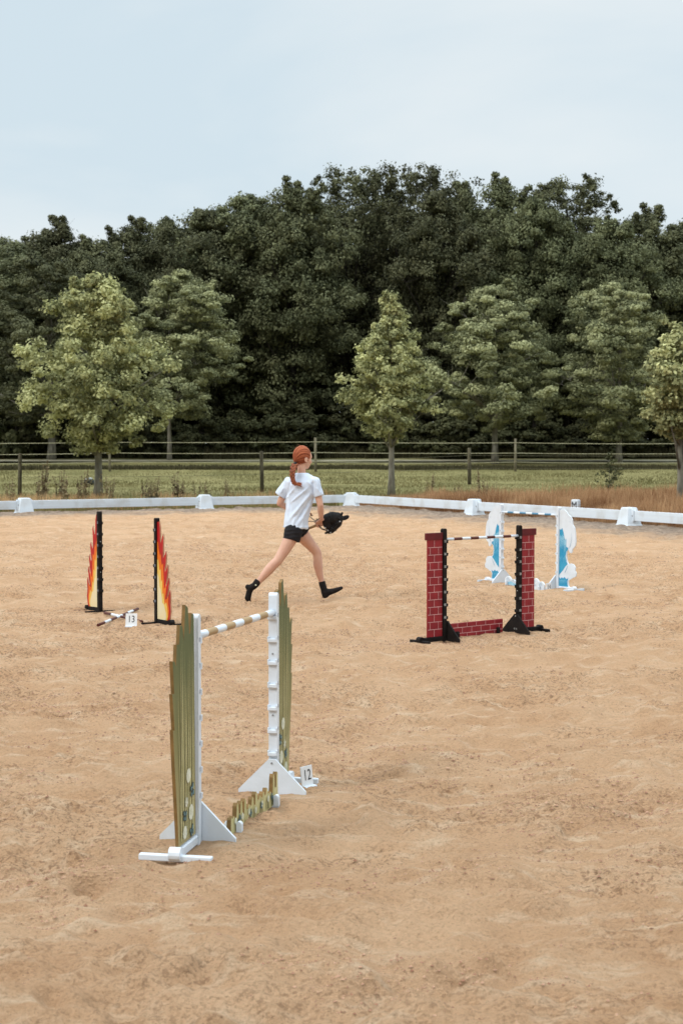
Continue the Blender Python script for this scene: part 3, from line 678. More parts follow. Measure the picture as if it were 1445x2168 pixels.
# dock and sapling weeds
dk = []
for i in range(4):
    rr = random.Random(90 + i); mb = MB(); tips = []
    for j in range(rr.randint(2, 5)):
        h = rr.uniform(.35, .75); a_ = rr.uniform(0, 6.28); l_ = rr.uniform(.02, .14); b_ = Vector((math.cos(a_) * .03, math.sin(a_) * .03, -.03)); e = Vector((math.cos(a_) * l_, math.sin(a_) * l_, h))
        mb.tube([b_, b_.lerp(e, .5) + Vector((0, 0, .02)), e], [.006, .005, .003], 5); tips.append((b_, e))
    st = mb.build('stem', 'dock')
    r = np.random.RandomState(i); vs = []; n = 0
    for b_, e in tips:
        for q in range(34):
            u = .4 + .6 * r.rand(); c_ = b_.lerp(e, u); s = .022 * (1.4 - u * .8) * (.6 + r.rand()); off = Vector(r.randn(3) * .016)
            a1 = Vector(r.randn(3)).normalized(); a2 = a1.cross(Vector(r.randn(3))).normalized()
            vs += [c_ + off - a1 * s, c_ + off + a2 * s * .7, c_ + off + a1 * s, c_ + off - a2 * s * .7]; n += 1
        for q in range(7):
            u = .05 + .35 * r.rand(); c_ = b_.lerp(e, u); a1 = Vector((r.randn(), r.randn(), .6)).normalized(); s = .05; a2 = a1.cross(Vector(r.randn(3))).normalized()
            vs += [c_, c_ + a1 * s + a2 * s * .4, c_ + a1 * s * 2, c_ + a1 * s - a2 * s * .4]; n += 1
    me = np_mesh('seed_heads', np.array([tuple(q) for q in vs]), np.arange(n * 4).reshape(n, 4), ['dock'], np.repeat(r.rand(n), 4))
    st.data.attributes.new('tint', 'FLOAT', 'POINT').data.foreach_set('value', [.3] * len(st.data.vertices))
    dk.append((st, me))
dfirst = {}
dpos = [(12, 1), (60, 1), (100, 1), (150, 1), (168, 1.1), (188, 1.2), (222, 1.2), (236, 1.5), (248, 1.4), (262, 1.6), (270, 1.3), (284, 1.3), (300, 1.1), (316, 1), (330, 1.1), (345, 1), (360, 1.2), (372, 1.2), (392, 1), (402, 1.2), (416, 1.1), (436, 1), (448, 1.6), (470, .9), (486, 1.1), (502, 1.1), (520, 1.0), (540, .9), (570, .8), (592, .9), (700, .7), (790, 1.2), (812, .9), (860, .9), (905, 1.0), (920, 1.2), (935, 1.1), (948, 1)]
for i, (px, sc) in enumerate(dpos):
    k = i % 4
    if k not in dfirst:
        t_ = thing('dock_plant', 'x', 'weed'); dk[k][0].parent = t_; link('seed_heads', dk[k][1], t_); dfirst[k] = t_
    else: t_ = copy_tree(dfirst[k])
    if px < 745: b_ = C3 + D1 * ((C3.x - gnd(px, 1065).x) / -D1.x) + N1 * rng.uniform(.9, 3.2)
    else: b_ = C3 + D2 * ((gnd(px, 1080).x - C3.x) / D2.x * .8) + N2 * rng.uniform(.9, 3)
    t_.location = (b_.x, b_.y, terr1(b_.x, b_.y)); t_.rotation_euler = (0, 0, rng.uniform(0, 6.28)); t_.scale = (sc, sc, sc * rng.uniform(.8, 1.15))
    t_['label'] = ('tall' if sc >= 1.3 else 'middling' if sc >= 1.1 else 'short') + ' brown dock weed behind the boards ' + ('at the left edge by the first post' if px < 80 else 'between the first post and the pale tree' if px < 205 else 'just right of the big pale tree' if px < 305 else 'left of the second foot block' if px < 405 else 'just right of the second foot block' if px < 480 else 'by the middle dark post' if px < 600 else 'behind the girl' if px < 760 else 'by the slender pale tree' if px < 880 else 'near the right dark post'); t_['group'] = 'dock weeds in the verge'
for i in range(18):
    k = i % 3; s_ = copy_tree(sfirst[k]); x = -26 + i * 3.1 + rng.uniform(-.5, .5); Y = 99.5 + rng.uniform(-1, 1)
    s_['label'] = 'tall thicket bush in the dark of the wood ' + ('at the left edge', 'behind the big pale tree', 'behind the thin pale maple', 'left of the girl', 'behind the girl', 'behind the slender pale tree', 'behind the broad maple', 'behind the right maple', 'at the right edge')[i // 2] + (', left one' if i % 2 == 0 else ', right one'); s_['group'] = 'understorey bushes deep inside the wood'; s_['category'] = 'bush'
    s_.location = (x, Y, terr1(x, Y) - .1); s_.rotation_euler = (0, 0, rng.uniform(0, 6.28)); s_.scale = (1.5, 1.5, 1.5)
me, C_, _ = crown('leaves', 510, [(.05, .15), (.5, .32), (1.0, .25), (1.35, .1)], 60, 900, .06, .09, 'leaf_shrub', jag=.6)
P = placed(1288, 1045, 46); tree('weed_bush', 'tall thin grey green weed standing in the dry grass at the right', 'weed', P, me, trunk('stem', 510, 1.3, .015, C_, 'bark', 20))

# ------------------------------------------------------------------ low white arena boards
C0 = C3 + D1 * ((C1 - C3).length + 5.2); C7 = C3 + D2 * ((C6 - C3).length + 5.4)
blocks = [(C0, 'x'), (C1, 'leftmost white foot block under the low boards, left of the big pale tree'), (C2, 'white foot block under the low boards between the dark post and the big pale tree'),
          (C3, 'white corner foot block where the two lines of boards meet, right of the girl'), (C4, 'white foot block beside the upper left corner of the wave jump'), (C6, 'rightmost white foot block of the right line of boards'), (C7, 'x')]
def block(loc, rz, label):
    t_ = thing('foot_block', label, 'fence block', loc, rz, 'white foot blocks of the arena boards')
    mb = MB(); b, tp, h = .19, .115, .36
    lv = [(b, -.03), (b, .015), (b * .93, .03), (tp, h - .02), (tp - .015, h)]
    vs = [(sx_ * w, sy * w * .95, z) for w, z in lv for sx_, sy in ((-1, -1), (1, -1), (1, 1), (-1, 1))]
    fs = [(i * 4 + k, i * 4 + (k + 1) % 4, i * 4 + 4 + (k + 1) % 4, i * 4 + 4 + k) for i in range(4) for k in range(4)] + [(3, 2, 1, 0), (16, 17, 18, 19)]
    mb.add(vs, fs)
    for sx_ in (-1, 1):                       # moulded collars round the slots the boards slide into
        for sy in (-1, 1): mb.box((sx_ * .15, sy * .03, .2), (.07, .022, .24), bev=.005)
    mb.build('block_body', 'white_dirty', t_)
    mb = MB()
    for sx_ in (-1, 1): mb.tube([(sx_ * .16, -.045, .2), (sx_ * .16, -.052, .2)], .012, 8)
    mb.build('bolt', 'bolt', t_)
for i, (c_, lab) in enumerate(blocks):
    dd = (blocks[i + 1][0] - c_) if i < len(blocks) - 1 else (c_ - blocks[i - 1][0])
    rz = math.atan2(dd.y, dd.x) + (R(45) if i == 3 else 0)
    if lab != 'x': block(c_, rz, lab)
blab = ['low white board running off the left edge of the picture', 'low white board between the leftmost foot block and the next one', 'low white board behind the running girl up to the corner block',
        'low white board from the corner block to the block by the wave jump', 'low white board behind the wave jump', 'low white board running off the right edge of the picture']
for i in range(6):
    a = blocks[i][0]; b = blocks[i + 1][0]; dd = b - a; ln = dd.length
    mb = MB(); mb.box((ln / 2, 0, .2), (ln - .2, .03, .2), bev=.006)
    for z in (.16, .24): mb.box((ln / 2, -.016, z), (ln - .21, .004, .006))
    o = mb.build('arena_board', 'white_dirty'); o.location = a; o.rotation_euler = (0, rng.uniform(-.002, .002), math.atan2(dd.y, dd.x))
    tag(o, blab[i], 'fence board', 'low white arena boards')
# letter marker
P = gnd(1197, 1101) + N2 * .25
t_ = thing('letter_marker', 'white marker block with a black letter M behind the boards by the wave jump', 'marker', P, math.atan2(D2.y, D2.x))
mb = MB(); b, tp, h = .085, .075, .43
vs = [(sx_ * w, sy * w * .8, z) for w, z in ((b * 1.3, 0), (b, .05), (tp, h - .02), (tp - .012, h)) for sx_, sy in ((-1, -1), (1, -1), (1, 1), (-1, 1))]
mb.add(vs, [(i * 4 + k, i * 4 + (k + 1) % 4, i * 4 + 4 + (k + 1) % 4, i * 4 + 4 + k) for i in range(3) for k in range(4)] + [(3, 2, 1, 0), (12, 13, 14, 15)])
mb.build('marker_body', 'white_dirty', t_)
mb = MB(); mx_ = Matrix(((1, 0, 0, 0), (0, 0, -1, -.071), (0, 1, 0, .30), (0, 0, 0, 1))); mb.text('M', .22, mx_, 0, .8)
o = mb.build('letter', 'ink', t_); t_.rotation_euler.z = R(-38)

# ------------------------------------------------------------------ jumps
def paint_reed():
    pts = [(438, 285), (418, 280), (405, 432), (396, 432), (386, 252), (364, 240), (349, 505), (338, 400), (317, 395), (309, 535), (289, 540), (283, 690), (270, 663), (254, 663), (266, 885), (251, 890), (268, 1140), (255, 1135), (268, 1400), (286, 1700), (299, 1950), (447, 1863)]
    o = []
    for zx, zy in pts:
        x = (452 - zx) * .00142; basez = 1865 + (445 - zx) * .59; o.append((x + .012, (basez - zy) / 1880 + .045))
    return o
REED = paint_reed()
def poly_top(pts, x):
    # height of an outline at x
    best = 0
    n = len(pts)
    for i in range(n):
        a, b = pts[i], pts[(i + 1) % n]
        if (a[0] - x) * (b[0] - x) < 0: best = max(best, a[1] + (b[1] - a[1]) * (x - a[0]) / (b[0] - a[0]))
    return best
m = bpy.data.materials.new('reed_panel_face'); m.use_nodes = True; t = m.node_tree; M['g_face'] = m
p = t.nodes['Principled BSDF']; p.inputs['Roughness'].default_value = .6; g = N(t, 'ShaderNodeTexCoord')
s3 = N(t, 'ShaderNodeSeparateXYZ'); L(t, g.outputs['Object'], s3.inputs[0])
nn = noise(9, 4, .5, 0, (3, 3, .25)); ad = N(t, 'ShaderNodeMath', operation='MULTIPLY_ADD'); L(t, nn.outputs['Fac'], ad.inputs[0]); ad.inputs[1].default_value = .5; L(t, s3.outputs['Z'], ad.inputs[2])
r_ = ramp(ad.outputs[0], .25, 1.05, srgb(170, 156, 110), srgb(88, 96, 54)); r_.color_ramp.elements.new(.7).color = srgb(128, 124, 76)
L(t, r_.outputs[0], p.inputs['Base Color'])

def daisy(mb, cx, cz, r, y, n=10, mi=0, mic=None, rnd=0):
    for k in range(n):
        a = 2 * math.pi * k / n + rnd; q = []
        for s_, w in ((.15, .0), (.55, .16), (.9, .17), (1.0, 0), (.9, -.17), (.55, -.16)):
            q.append((cx + r * (s_ * math.cos(a) - w * 1.6 * math.sin(a)), cz + r * (s_ * math.sin(a) + w * 1.6 * math.cos(a))))
        mb.poly(q, y + .00003 * k * (1 if y > 0 else -1), mi)
    mb.poly([(cx + r * .3 * math.cos(k * .785), cz + r * .3 * math.sin(k * .785)) for k in range(8)], y + .001 * (1 if y > 0 else -1), mi if mic is None else mic)
def butterfly(mb, cx, cz, r, y, ang, mi, ml_):
    s = 1 if y > 0 else -1
    for q, dy, mm in ((1.0, 0, ml_), (.72, .001 * s, mi)):
        for sg in (-1, 1):
            for (wa, wl) in ((.75, 1.0), (-.6, .75)):
                pts = []
                for k in range(10):
                    a = 2 * math.pi * k / 10; lx_ = (.55 * wl + .45 * wl * q * math.cos(a)) * r; lz = .34 * q * math.sin(a) * r
                    x0 = lx_ * math.cos(wa) - lz * math.sin(wa); z0 = lx_ * math.sin(wa) + lz * math.cos(wa); x0 *= sg
                    pts.append((cx + x0 * math.cos(ang) - z0 * math.sin(ang), cz + x0 * math.sin(ang) + z0 * math.cos(ang)))
                mb.poly(pts, y + dy + .00004 * wl * s, mm)
TH = .0065
def reed_panel(seed):
    mb = MB(); mb.prism(REED, -TH, TH, 0, 1); rr = random.Random(seed)
    for s in (-1, 1):
        y = s * (TH + .0012)
        for k in range(18):
            x0 = .025 + .2 * (k + rr.random() * .8) / 18; dx = (x0 - .11) * rr.uniform(.1, .55) + rr.uniform(-.02, .02)
            top = rr.uniform(.55, .93); x1 = min(.24, max(.02, x0 + dx * .5)); top = min(top, poly_top(REED, x1) - .03); w = rr.uniform(.0028, .0062) if k % 4 else .0018
            x0 = min(x0, .205)
            mb.poly([(x0 - w, .06), (x0 + w, .06), ((x0 + x1) / 2 + w * .8, .06 + (top - .06) * .55), (x1, top), ((x0 + x1) / 2 - w * .8, .06 + (top - .06) * .55)], y + s * .0001 * k, 2 if k % 4 else 3)
        yy = s * (TH + .004)
        for cx, cz, r, n in ((.118, .29, .028, 13), (.145, .195, .02, 6), (.088, .145, .03, 14), (.165, .085, .026, 9)): daisy(mb, cx, cz, r, yy, n, 4, rnd=cx * 9)
        for cx, cz, r, a in ((.075, .225, .034, 1.3), (.165, .145, .03, .2), (.078, .07, .03, -.4)): butterfly(mb, cx, cz, r, yy, a, 5, 6)
    return mb, ['g_face', 'g_edge', 'g_streak', 'g_dark', 'petal', 'bfly', 'bfly_l']
def brick_area(mb, x0, x1, z0, z1, bw, bh, th, mi, ml_, off=0.0):
    s = 0
    w = .0022
    for sd_ in (-1, 1):
        y = sd_ * (th + .0008); z = z0 + bh; row = 0
        rows = []
        zc = z0
        while zc < z1 - .004:
            zt = min(zc + bh, z1); rows.append((zc, zt)); zc = zt
        for i, (a, b) in enumerate(rows):
            if i > 0: mb.poly([(x0 + .004, a - w), (x1 - .004, a - w), (x1 - .004, a + w), (x0 + .004, a + w)], y, ml_)
            x = x0 + (bw * .5 if i % 2 else bw) - off
            while x < x1 - .008:
                if x > x0 + .006: mb.poly([(x - w * .9, a + w), (x + w * .9, a + w), (x + w * .9, b - w), (x - w * .9, b - w)], y + sd_ * .0003, ml_)
                x += bw
def brick_panel(seed):
    mb = MB(); mb.box((.097, 0, .425), (.158, 2 * TH, .77), 0, bev=.002); mb.box((.105, 0, .828), (.176, 2 * TH + .01, .055), 1, bev=.002)
    brick_area(mb, .018, .176, .04, .80, .088, .0585, TH, 0, 2)
    return mb, ['red', 'darkred', 'mortar']
def cv(pts, x0, kx, z0, kz): return [((x - x0) * kx, (z0 - z) * kz) for x, z in pts]
def flame_panel(seed):
    k = (1034, .00118, 1485, 1 / 1480)
    A = [(1050, 222), (1078, 215), (1092, 290), (1095, 400), (1098, 480), (1110, 462), (1126, 405), (1136, 366), (1143, 400), (1139, 500), (1135, 615), (1138, 662), (1153, 645), (1167, 605), (1177, 574), (1185, 620), (1176, 720), (1163, 795), (1166, 832), (1180, 808), (1192, 770), (1201, 738), (1206, 800), (1194, 900), (1177, 980), (1181, 1012), (1197, 975), (1209, 930), (1218, 900), (1225, 950), (1213, 1040), (1193, 1130), (1198, 1156), (1216, 1118), (1229, 1068), (1237, 1040), (1244, 1090), (1238, 1200), (1248, 1300), (1233, 1400), (1196, 1470), (1050, 1470)]
    Bo = [(1052, 470), (1066, 468), (1076, 560), (1096, 642), (1110, 600), (1112, 690), (1120, 752), (1140, 728), (1142, 830), (1148, 905), (1150, 1042), (1166, 1028), (1181, 958), (1181, 1060), (1168, 1172), (1196, 1160), (1216, 1118), (1216, 1230), (1224, 1300), (1216, 1380), (1188, 1466), (1052, 1466)]
    Y_ = [(1052, 690), (1070, 688), (1086, 822), (1106, 800), (1108, 962), (1126, 932), (1128, 1112), (1146, 1092), (1160, 1238), (1186, 1205), (1202, 1280), (1206, 1380), (1176, 1462), (1052, 1462)]
    Cc = [(1053, 860), (1074, 900), (1092, 1030), (1108, 1060), (1128, 1220), (1150, 1236), (1180, 1335), (1184, 1400), (1152, 1458), (1053, 1458)]
    mb = MB(); mb.prism(cv(A, k[0], k[1], k[2], k[3]), -TH, TH, 0, 1)
    for s in (-1, 1):
        for i, q in enumerate((Bo, Y_, Cc)): mb.poly(cv(q, *k), s * (TH + .001 * (i + 1)), 2 + i)
    return mb, ['f_red', 'f_edge', 'f_orange', 'f_yellow', 'f_cream']
def wave_panel(seed):
    k = (1148, .00146, 1122, 1 / 1165)
    A = [(1160, 128), (1185, 118), (1215, 122), (1240, 148), (1252, 175), (1285, 205), (1300, 240), (1304, 300), (1322, 330), (1333, 390), (1336, 450), (1340, 510), (1334, 560), (1315, 590), (1303, 600), (1300, 640), (1288, 655), (1272, 640), (1262, 610), (1245, 640), (1236, 700), (1248, 765), (1262, 795), (1285, 782), (1315, 790), (1335, 825), (1333, 868), (1346, 895), (1342, 935), (1322, 950), (1305, 958), (1288, 975), (1268, 985), (1258, 1010), (1262, 1060), (1278, 1100), (1160, 1092)]
    U = [(1164, 360), (1176, 375), (1192, 348), (1206, 400), (1216, 460), (1226, 540), (1240, 580), (1260, 590), (1256, 615), (1240, 640), (1230, 700), (1242, 765), (1254, 790), (1228, 830), (1200, 880), (1160, 938)]
    Lw = [(1160, 962), (1176, 985), (1190, 962), (1204, 975), (1222, 955), (1240, 982), (1262, 962), (1252, 1010), (1256, 1060), (1270, 1094), (1160, 1090)]
    mb = MB(); mb.prism(cv(A, *k), -TH, TH, 0, 0)
    rr = random.Random(seed)
    for s in (-1, 1):
        mb.poly(cv(U, *k), s * (TH + .001), 1); mb.poly(cv(Lw, *k), s * (TH + .001), 1)
        for x in range(1168, 1232, 9):            # pale brush streaks
            a = 470 + rr.uniform(-20, 40) - (1232 - x) * .3; b = a + rr.uniform(90, 180); mb.poly(cv([(x, a), (x + 5, a - 15), (x + 9, a + 8), (x + 6, b), (x + 3, b + 12)], *k), s * (TH + .002), 2)
        for x in range(1166, 1240, 12):
            a = 700 + rr.uniform(-20, 30); b = a + rr.uniform(30, 80); mb.poly(cv([(x, a), (x + 4, a + 6), (x + 3, b)], *k), s * (TH + .002), 2)
            a = 990 + rr.uniform(0, 12); mb.poly(cv([(x, a), (x + 5, a), (x + 2, a + rr.uniform(30, 60))], *k), s * (TH + .002), 2)
        for q in ([(1262, 610), (1280, 560), (1296, 470), (1292, 380), (1299, 470), (1284, 566)], [(1262, 795), (1240, 850), (1222, 900), (1228, 902), (1246, 854)], [(1300, 300), (1285, 270), (1262, 262), (1284, 266)]): mb.poly(cv(q, *k), s * (TH + .0015), 3)
    return mb, ['white', 'w_blue', 'w_light', 'w_grey']
def make_stand(label, panel, body, loc, outward, group, tri=True, ink='greyink', kfac=1.0, mark=False, flipn=False):
    rz = math.atan2(outward.y, outward.x); t_ = thing('jump_stand', label, 'jump stand', loc, rz, group); t_.scale = (kfac,) * 3
    H_ = .885; w = .034
    mb = MB(); o_ = [(-w / 2, .0), (w / 2, .0), (w / 2, H_ - .012)] + [(w / 2 * math.cos(a), H_ - .012 + .014 * math.sin(a)) for a in (.5, 1.0, 1.57, 2.14, 2.64)] + [(-w / 2, H_ - .012)]
    mb.prism(o_, -.019, .019); mb.build('upright', body, t_)
    mbn = MB(); nolab = MB()
    for k in range(20, 90, 10):
        z = k / 100 - .012; mb = MB()
        # cup: little block with raised lips wrapping the inner face
        mb.box((-w / 2 - .006, 0, z - .009), (.014, .043, .016), bev=.002)
        mb.box((-w / 2 - .006, -.0185, z + .003), (.014, .006, .009)); mb.box((-w / 2 - .006, .0185, z + .003), (.014, .006, .009))
        mb.build('pole_cup', body, t_)
        for s in (-1, 1):
            mx_ = Matrix(((-s, 0, 0, -.001), (0, 0, s, s * .0198), (0, 1, 0, z), (0, 0, 0, 1)))
            mbn.text(str(k), .024, mx_, 1 if body == 'black' else 0, .85)
        if body == 'black': mbn.box((-.001, 0, z), (.022, .0386, .019), 0)
        mbn.build('height_label', [ink, 'ink'], t_); mbn = MB()
    for z in (.35, .62):
        nolab = MB(); nolab.tube([(-w / 2 + .002, 0, z), (-w / 2 - .004, 0, z)], .004, 8); nolab.build('bolt', 'bolt' if body != 'black' else 'paleink', t_)
    mb, ms = panel(3); mb.build('wing_panel', ms, t_)
    # base beam with rounded outer end
    mb = MB(); L_ = .235
    mb.box((L_ / 2 - .0, 0, .021), (L_ + .034, .03, .036), bev=.004); mb.tube([(L_ + .012, -.022, .024), (L_ + .012, .022, .024)], .026, 14)
    mb.build('base_beam', body, t_)
    if tri:
        mb = MB(); x = -w / 2 - .0135
        q = [(-.152, .0), (.152, .0), (.152, .022), (.016, .158), (-.016, .158), (-.152, .022)]
        rot = Matrix(((0, 1, 0, x), (1, 0, 0, 0), (0, 0, 1, 0), (0, 0, 0, 1)))
        mb.prism(q, -.007, .007, 0, 0, rot); mb.build('foot_plate', body, t_)
        mb = MB(); mb.tube([(x - .007, 0, .142), (x - .010, 0, .142)], .0045, 8)
        if mark:
            mb.text('o', .03, Matrix(((0, 0, -1, x - .0082), (-1, 0, 0, .01), (0, 1, 0, .04), (0, 0, 0, 1)))); mb.text('s', .03, Matrix(((0, 0, -1, x - .0082), (-1, 0, 0, -.012), (0, 1, 0, .04), (0, 0, 0, 1))))
        mb.build('bolt', 'bolt' if body != 'black' else 'paleink', t_)
        mb = MB(); mb.box((L_ + .012, 0, .010), (.026, .28 if body == 'white' else .22, .024), bev=.003); mb.build('cross_foot', body, t_)
    else:
        for xx_ in (-.005, L_ - .01):
            mb = MB(); mb.box((xx_, 0, .004), (.022, .29, .013), bev=.003); mb.build('cross_foot', body, t_)
    return t_
U12 = vec2(P12L, P12R); UB = vec2(PBL, PBR); UW = vec2(PWL, PWR); UF = vec2(PFL, PFR)
SG = 'wing stands of the jumps'
make_stand('nearest stand with green reed wing panel and white upright, left side of the front jump', reed_panel, 'white', P12L, Matrix.Rotation(R(5), 3, 'Z') @ -U12, SG)
make_stand('white stand with reed wing seen edge on, far side of the front jump', reed_panel, 'white', P12R, Matrix.Rotation(R(4), 3, 'Z') @ U12, SG)
make_stand('left black stand with red brick wing panel of the brick jump', brick_panel, 'black', PBL, -UB, SG, ink='paleink')
make_stand('right black stand with red brick wing panel of the brick jump', brick_panel, 'black', PBR, UB, SG, ink='paleink', mark=True)
make_stand('left white stand with blue wave wing panel, partly behind the striped brick jump pole', wave_panel, 'white', PWL, -UW, SG)
make_stand('right white stand with blue wave wing panel beside card 14', wave_panel, 'white', PWR, UW, SG)
ll = make_stand('leftmost black stand with flame wing panel, leaning slightly', flame_panel, 'black', PFL, -UF, SG, tri=False, kfac=1.05)
ll.rotation_euler.x = R(1.0); ll.rotation_euler.y = R(2.2)
make_stand('black stand with flame wing panel right of card 13', flame_panel, 'black', PFR, UF, SG, tri=False, kfac=1.03)

def pole(label, a, b, nseg, mc, rad, first_white=True):
    a = Vector(a); b = Vector(b); d_ = (b - a); ln = d_.length; P = []; bands = []
    rel = [d_ * (i / nseg) for i in range(nseg + 1)]
    mb = MB(); mb.tube(rel, rad, 14, 0, True, [(0 if (i % 2 == 0) == first_white else 1) for i in range(nseg)])
    o = mb.build('jump_pole', ['white', mc], None, False); o.location = a
    for p_ in o.data.polygons: p_.use_smooth = len(p_.vertices) == 4
    mb = MB()
    for e, s in ((Vector((0, 0, 0)), -1), (d_, 1)): mb.tube([e, e + d_.normalized() * s * .006], rad * .93, 12)
    mb.build('end_cap', 'white' if first_white else mc, o)
    return tag(o, label, 'jump pole', 'striped jump poles')
zc = .80 - .012 + .012
up = Vector((0, 0, 1))
pole('white and tan striped pole resting across the front reed jump', P12L + U12 * .012 + up * zc, P12R - U12 * .012 + up * zc, 9, 'tan', .0150)
pole('white and dark red striped pole resting across the brick jump', PBL + UB * .012 + up * zc, PBR - UB * .012 + up * zc, 9, 'brown', .0115)
pole('white and grey blue striped pole resting across the wave jump', PWL + UW * .012 + up * zc, PWR - UW * .012 + up * zc, 9, 'bluepole', .0115)
pole('brown and white striped pole lying on the sand in front, left of card 13', gnd(208, 1327) + up * .014, gnd(292, 1292) + up * .014, 7, 'brown', .0125, False)
pole('fallen pole with brown and white bands lying behind card 13', gnd(222, 1300) + up * .012, gnd(301, 1319) + up * .012, 5, 'brown', .0115, False)

# fillers
def filler(name, label, a, b, build, clampm, group, mats):
    u = vec2(a, b); ln = (b - a).length; t_ = thing(name, label, 'jump filler', a, math.atan2(u.y, u.x), group)
    mb = build(ln); mb.build('filler_board', mats, t_)
    for x in (.06, ln - .07):
        mb = MB(); rot = Matrix(((0, 1, 0, x), (1, 0, 0, 0), (0, 0, 1, 0), (0, 0, 0, 1)))
        for s in (-1, 1):
            q = [(s * .014, 0), (s * .036, 0), (s * .036, .045), (s * .031, .053), (s * .022, .055), (s * .014, .050)]
            mb.prism(q, -.011, .011, 0, 0, rot)
        mb.box((x, 0, .004), (.022, .072, .008)); mb.build('clamp_foot', clampm, t_)
    return t_
def reed_filler(ln):
    mb = MB(); rr = random.Random(6); pts = [(0, .006), (ln, .006)]; n = 26; x = ln; top = []
    for i in range(n):
        x0 = ln * (1 - i / n); x1 = ln * (1 - (i + 1) / n); h = rr.uniform(.075, .13) if i % 2 == 0 else rr.uniform(.055, .085)
        if i in (0, 2): h = .14
        top += [(x0 - .002, h * .93), ((x0 + x1) / 2, h), (x1 + .003, h * .9)]
    mb.prism(pts + top, -.009, .009, 0, 1)
    for s in (-1, 1):
        for k in range(34):
            x0 = rr.uniform(.02, ln - .02); w = rr.uniform(.002, .004); h = rr.uniform(.035, .07); dx = rr.uniform(-.012, .012)
            mb.poly([(x0 - w, .012), (x0 + w, .012), (x0 + dx + w * .3, .012 + h)], s * (.0102 + k * .00005), 2 if k % 3 else 3)
        for k in range(7): daisy(mb, .05 + k * ln / 7.3, rr.uniform(.03, .06), .014, s * .0125, 9, 4)
        for k in range(4): butterfly(mb, .1 + k * ln / 4.4, rr.uniform(.035, .055), .02, s * .0125, rr.uniform(-1, 1), 5, 6)
    return mb
FG = 'low filler boards of the jumps'
filler('jump_filler', 'low spiky reed board with daisies lying under the front jump', gnd(484, 1775), gnd(584, 1701), reed_filler, 'white', FG, ['g_streak', 'g_edge', 'g_face', 'g_dark', 'petal', 'bfly', 'bfly_l'])
def brick_filler(ln):
    mb = MB(); mb.box((ln / 2, 0, .062), (ln, .016, .112), 0, bev=.002); brick_area(mb, 0, ln, -.012, .118, .105, .047, .008, 0, 1, .03); return mb
filler('jump_filler', 'low red brick patterned board under the brick jump', gnd(952, 1352), gnd(1062, 1340), brick_filler, 'black', FG, ['red', 'mortar'])
def wave_filler(ln):
    mb = MB(); rr = random.Random(4); top = []; n = 7
    for i in range(n):
        c_ = ln * (1 - (i + .5) / n); h = .085 + .03 * math.sin(i * 2.1); rw = ln / n * .62
        for a in (.3, .9, 1.5, 2.1, 2.8): top.append((c_ + rw * math.cos(a), h - .03 + .045 * math.sin(a)))
    mb.prism([(0, .004), (ln, .004)] + top, -.008, .008, 0, 0)
    for s in (-1, 1):
        for i in range(n):
            c_ = ln * (1 - (i + .5) / n); h = .055 + .02 * math.sin(i * 2.1)
            for rr0, rw, k in ((.03, .004, 0), (.018, .004, 1)):
                po = [(c_ + rr0 * 1.1 * math.cos(a * .5 + i), h + rr0 * math.sin(a * .5 + i)) for a in range(10)]; pi_ = [(c_ + (rr0 - rw) * 1.1 * math.cos(a * .5 + i), h + (rr0 - rw) * math.sin(a * .5 + i)) for a in range(10)]
                for q in range(9): mb.poly([po[q], po[q + 1], pi_[q + 1], pi_[q]], s * .0095, 3)
        q = [(.0, .01), (ln * .5, .01), (ln * .46, .03), (ln * .36, .045), (ln * .26, .03), (ln * .16, .05), (ln * .06, .035)]
        mb.poly(q, s * .0088, 2)
    return mb
filler('jump_filler', 'low white and pale blue curling wave board under the wave jump', gnd(1070, 1238), gnd(1151, 1252), wave_filler, 'white', FG, ['white', 'w_blue', 'w_light', 'w_grey'])

# number cards
def card(label, loc, rz, txt, w, h, lean, plank=None):
    t_ = thing('number_card', label, 'number sign', loc, rz, 'white jump number cards')
    rot = Matrix.Rotation(R(-lean), 4, 'X')
    mb = MB(); mb.box((0, 0, h / 2 + .012), (w, .006, h), 0, rot, .001); mb.build('card', 'card', t_)
    mb = MB(); mb.text(txt, h * .78, rot @ Matrix(((1, 0, 0, 0), (0, 0, -1, -.0042), (0, 1, 0, h / 2 + .014), (0, 0, 0, 1))), 0, .8); mb.build('number', 'ink', t_)
    mb = MB(); mb.box((0, 0, .007), (w * 1.02, .05, .013), bev=.003) 
    if plank: mb.box((plank[0], plank[1], .009), (plank[2], plank[3], .016), bev=.003)
    mb.build('card_base', 'white', t_)
q = gnd(651, 1669)
card('upright white card reading 12 beside the far stand of the front jump', q, R(52), '12', .078, .088, 6)
card('white card reading 13 standing on the sand between the flame stands', gnd(278, 1328), R(-3), '13', .098, .105, 10)
card('small white card reading 14 at the foot of the right wave stand', gnd(1161, 1254), R(38), '14', .07, .085, 4)
# ------------------------------------------------------------------ PEOPLE
YG = 15.35
def Z(zx, zy, dy=0.0): return pix(500 + zx / 5.558, 930 + zy / 5.558, YG + dy)
ORG = Vector((Z(680, 1100).x, YG, 0.0))
def fin(name, me, mats, parent):
    me.transform(Matrix.Translation(-ORG)); me.materials.clear()
    for q in mats: me.materials.append(M[q])
    return link(name, me, parent)
m = mat('skin', srgb(212, 170, 148), srgb(200, 152, 130), 6, .5, .05, 80); M['skin'] = m
M['lips'] = mat('lips', srgb(170, 96, 88), None, 20, .45); M['eyewhite'] = mat('eye_white', (.75, .75, .75, 1), None, 20, .2); M['iris'] = mat('iris', (.05, .06, .06, 1), None, 20, .2)
m.node_tree.nodes['Principled BSDF'].inputs['Subsurface Weight'].default_value = 0.08
m.node_tree.nodes['Principled BSDF'].inputs['Subsurface Radius'].default_value = (.01, .004, .002)
M['hair'] = leafmat('ginger_hair', srgb(112, 56, 30), srgb(208, 132, 84), .05)
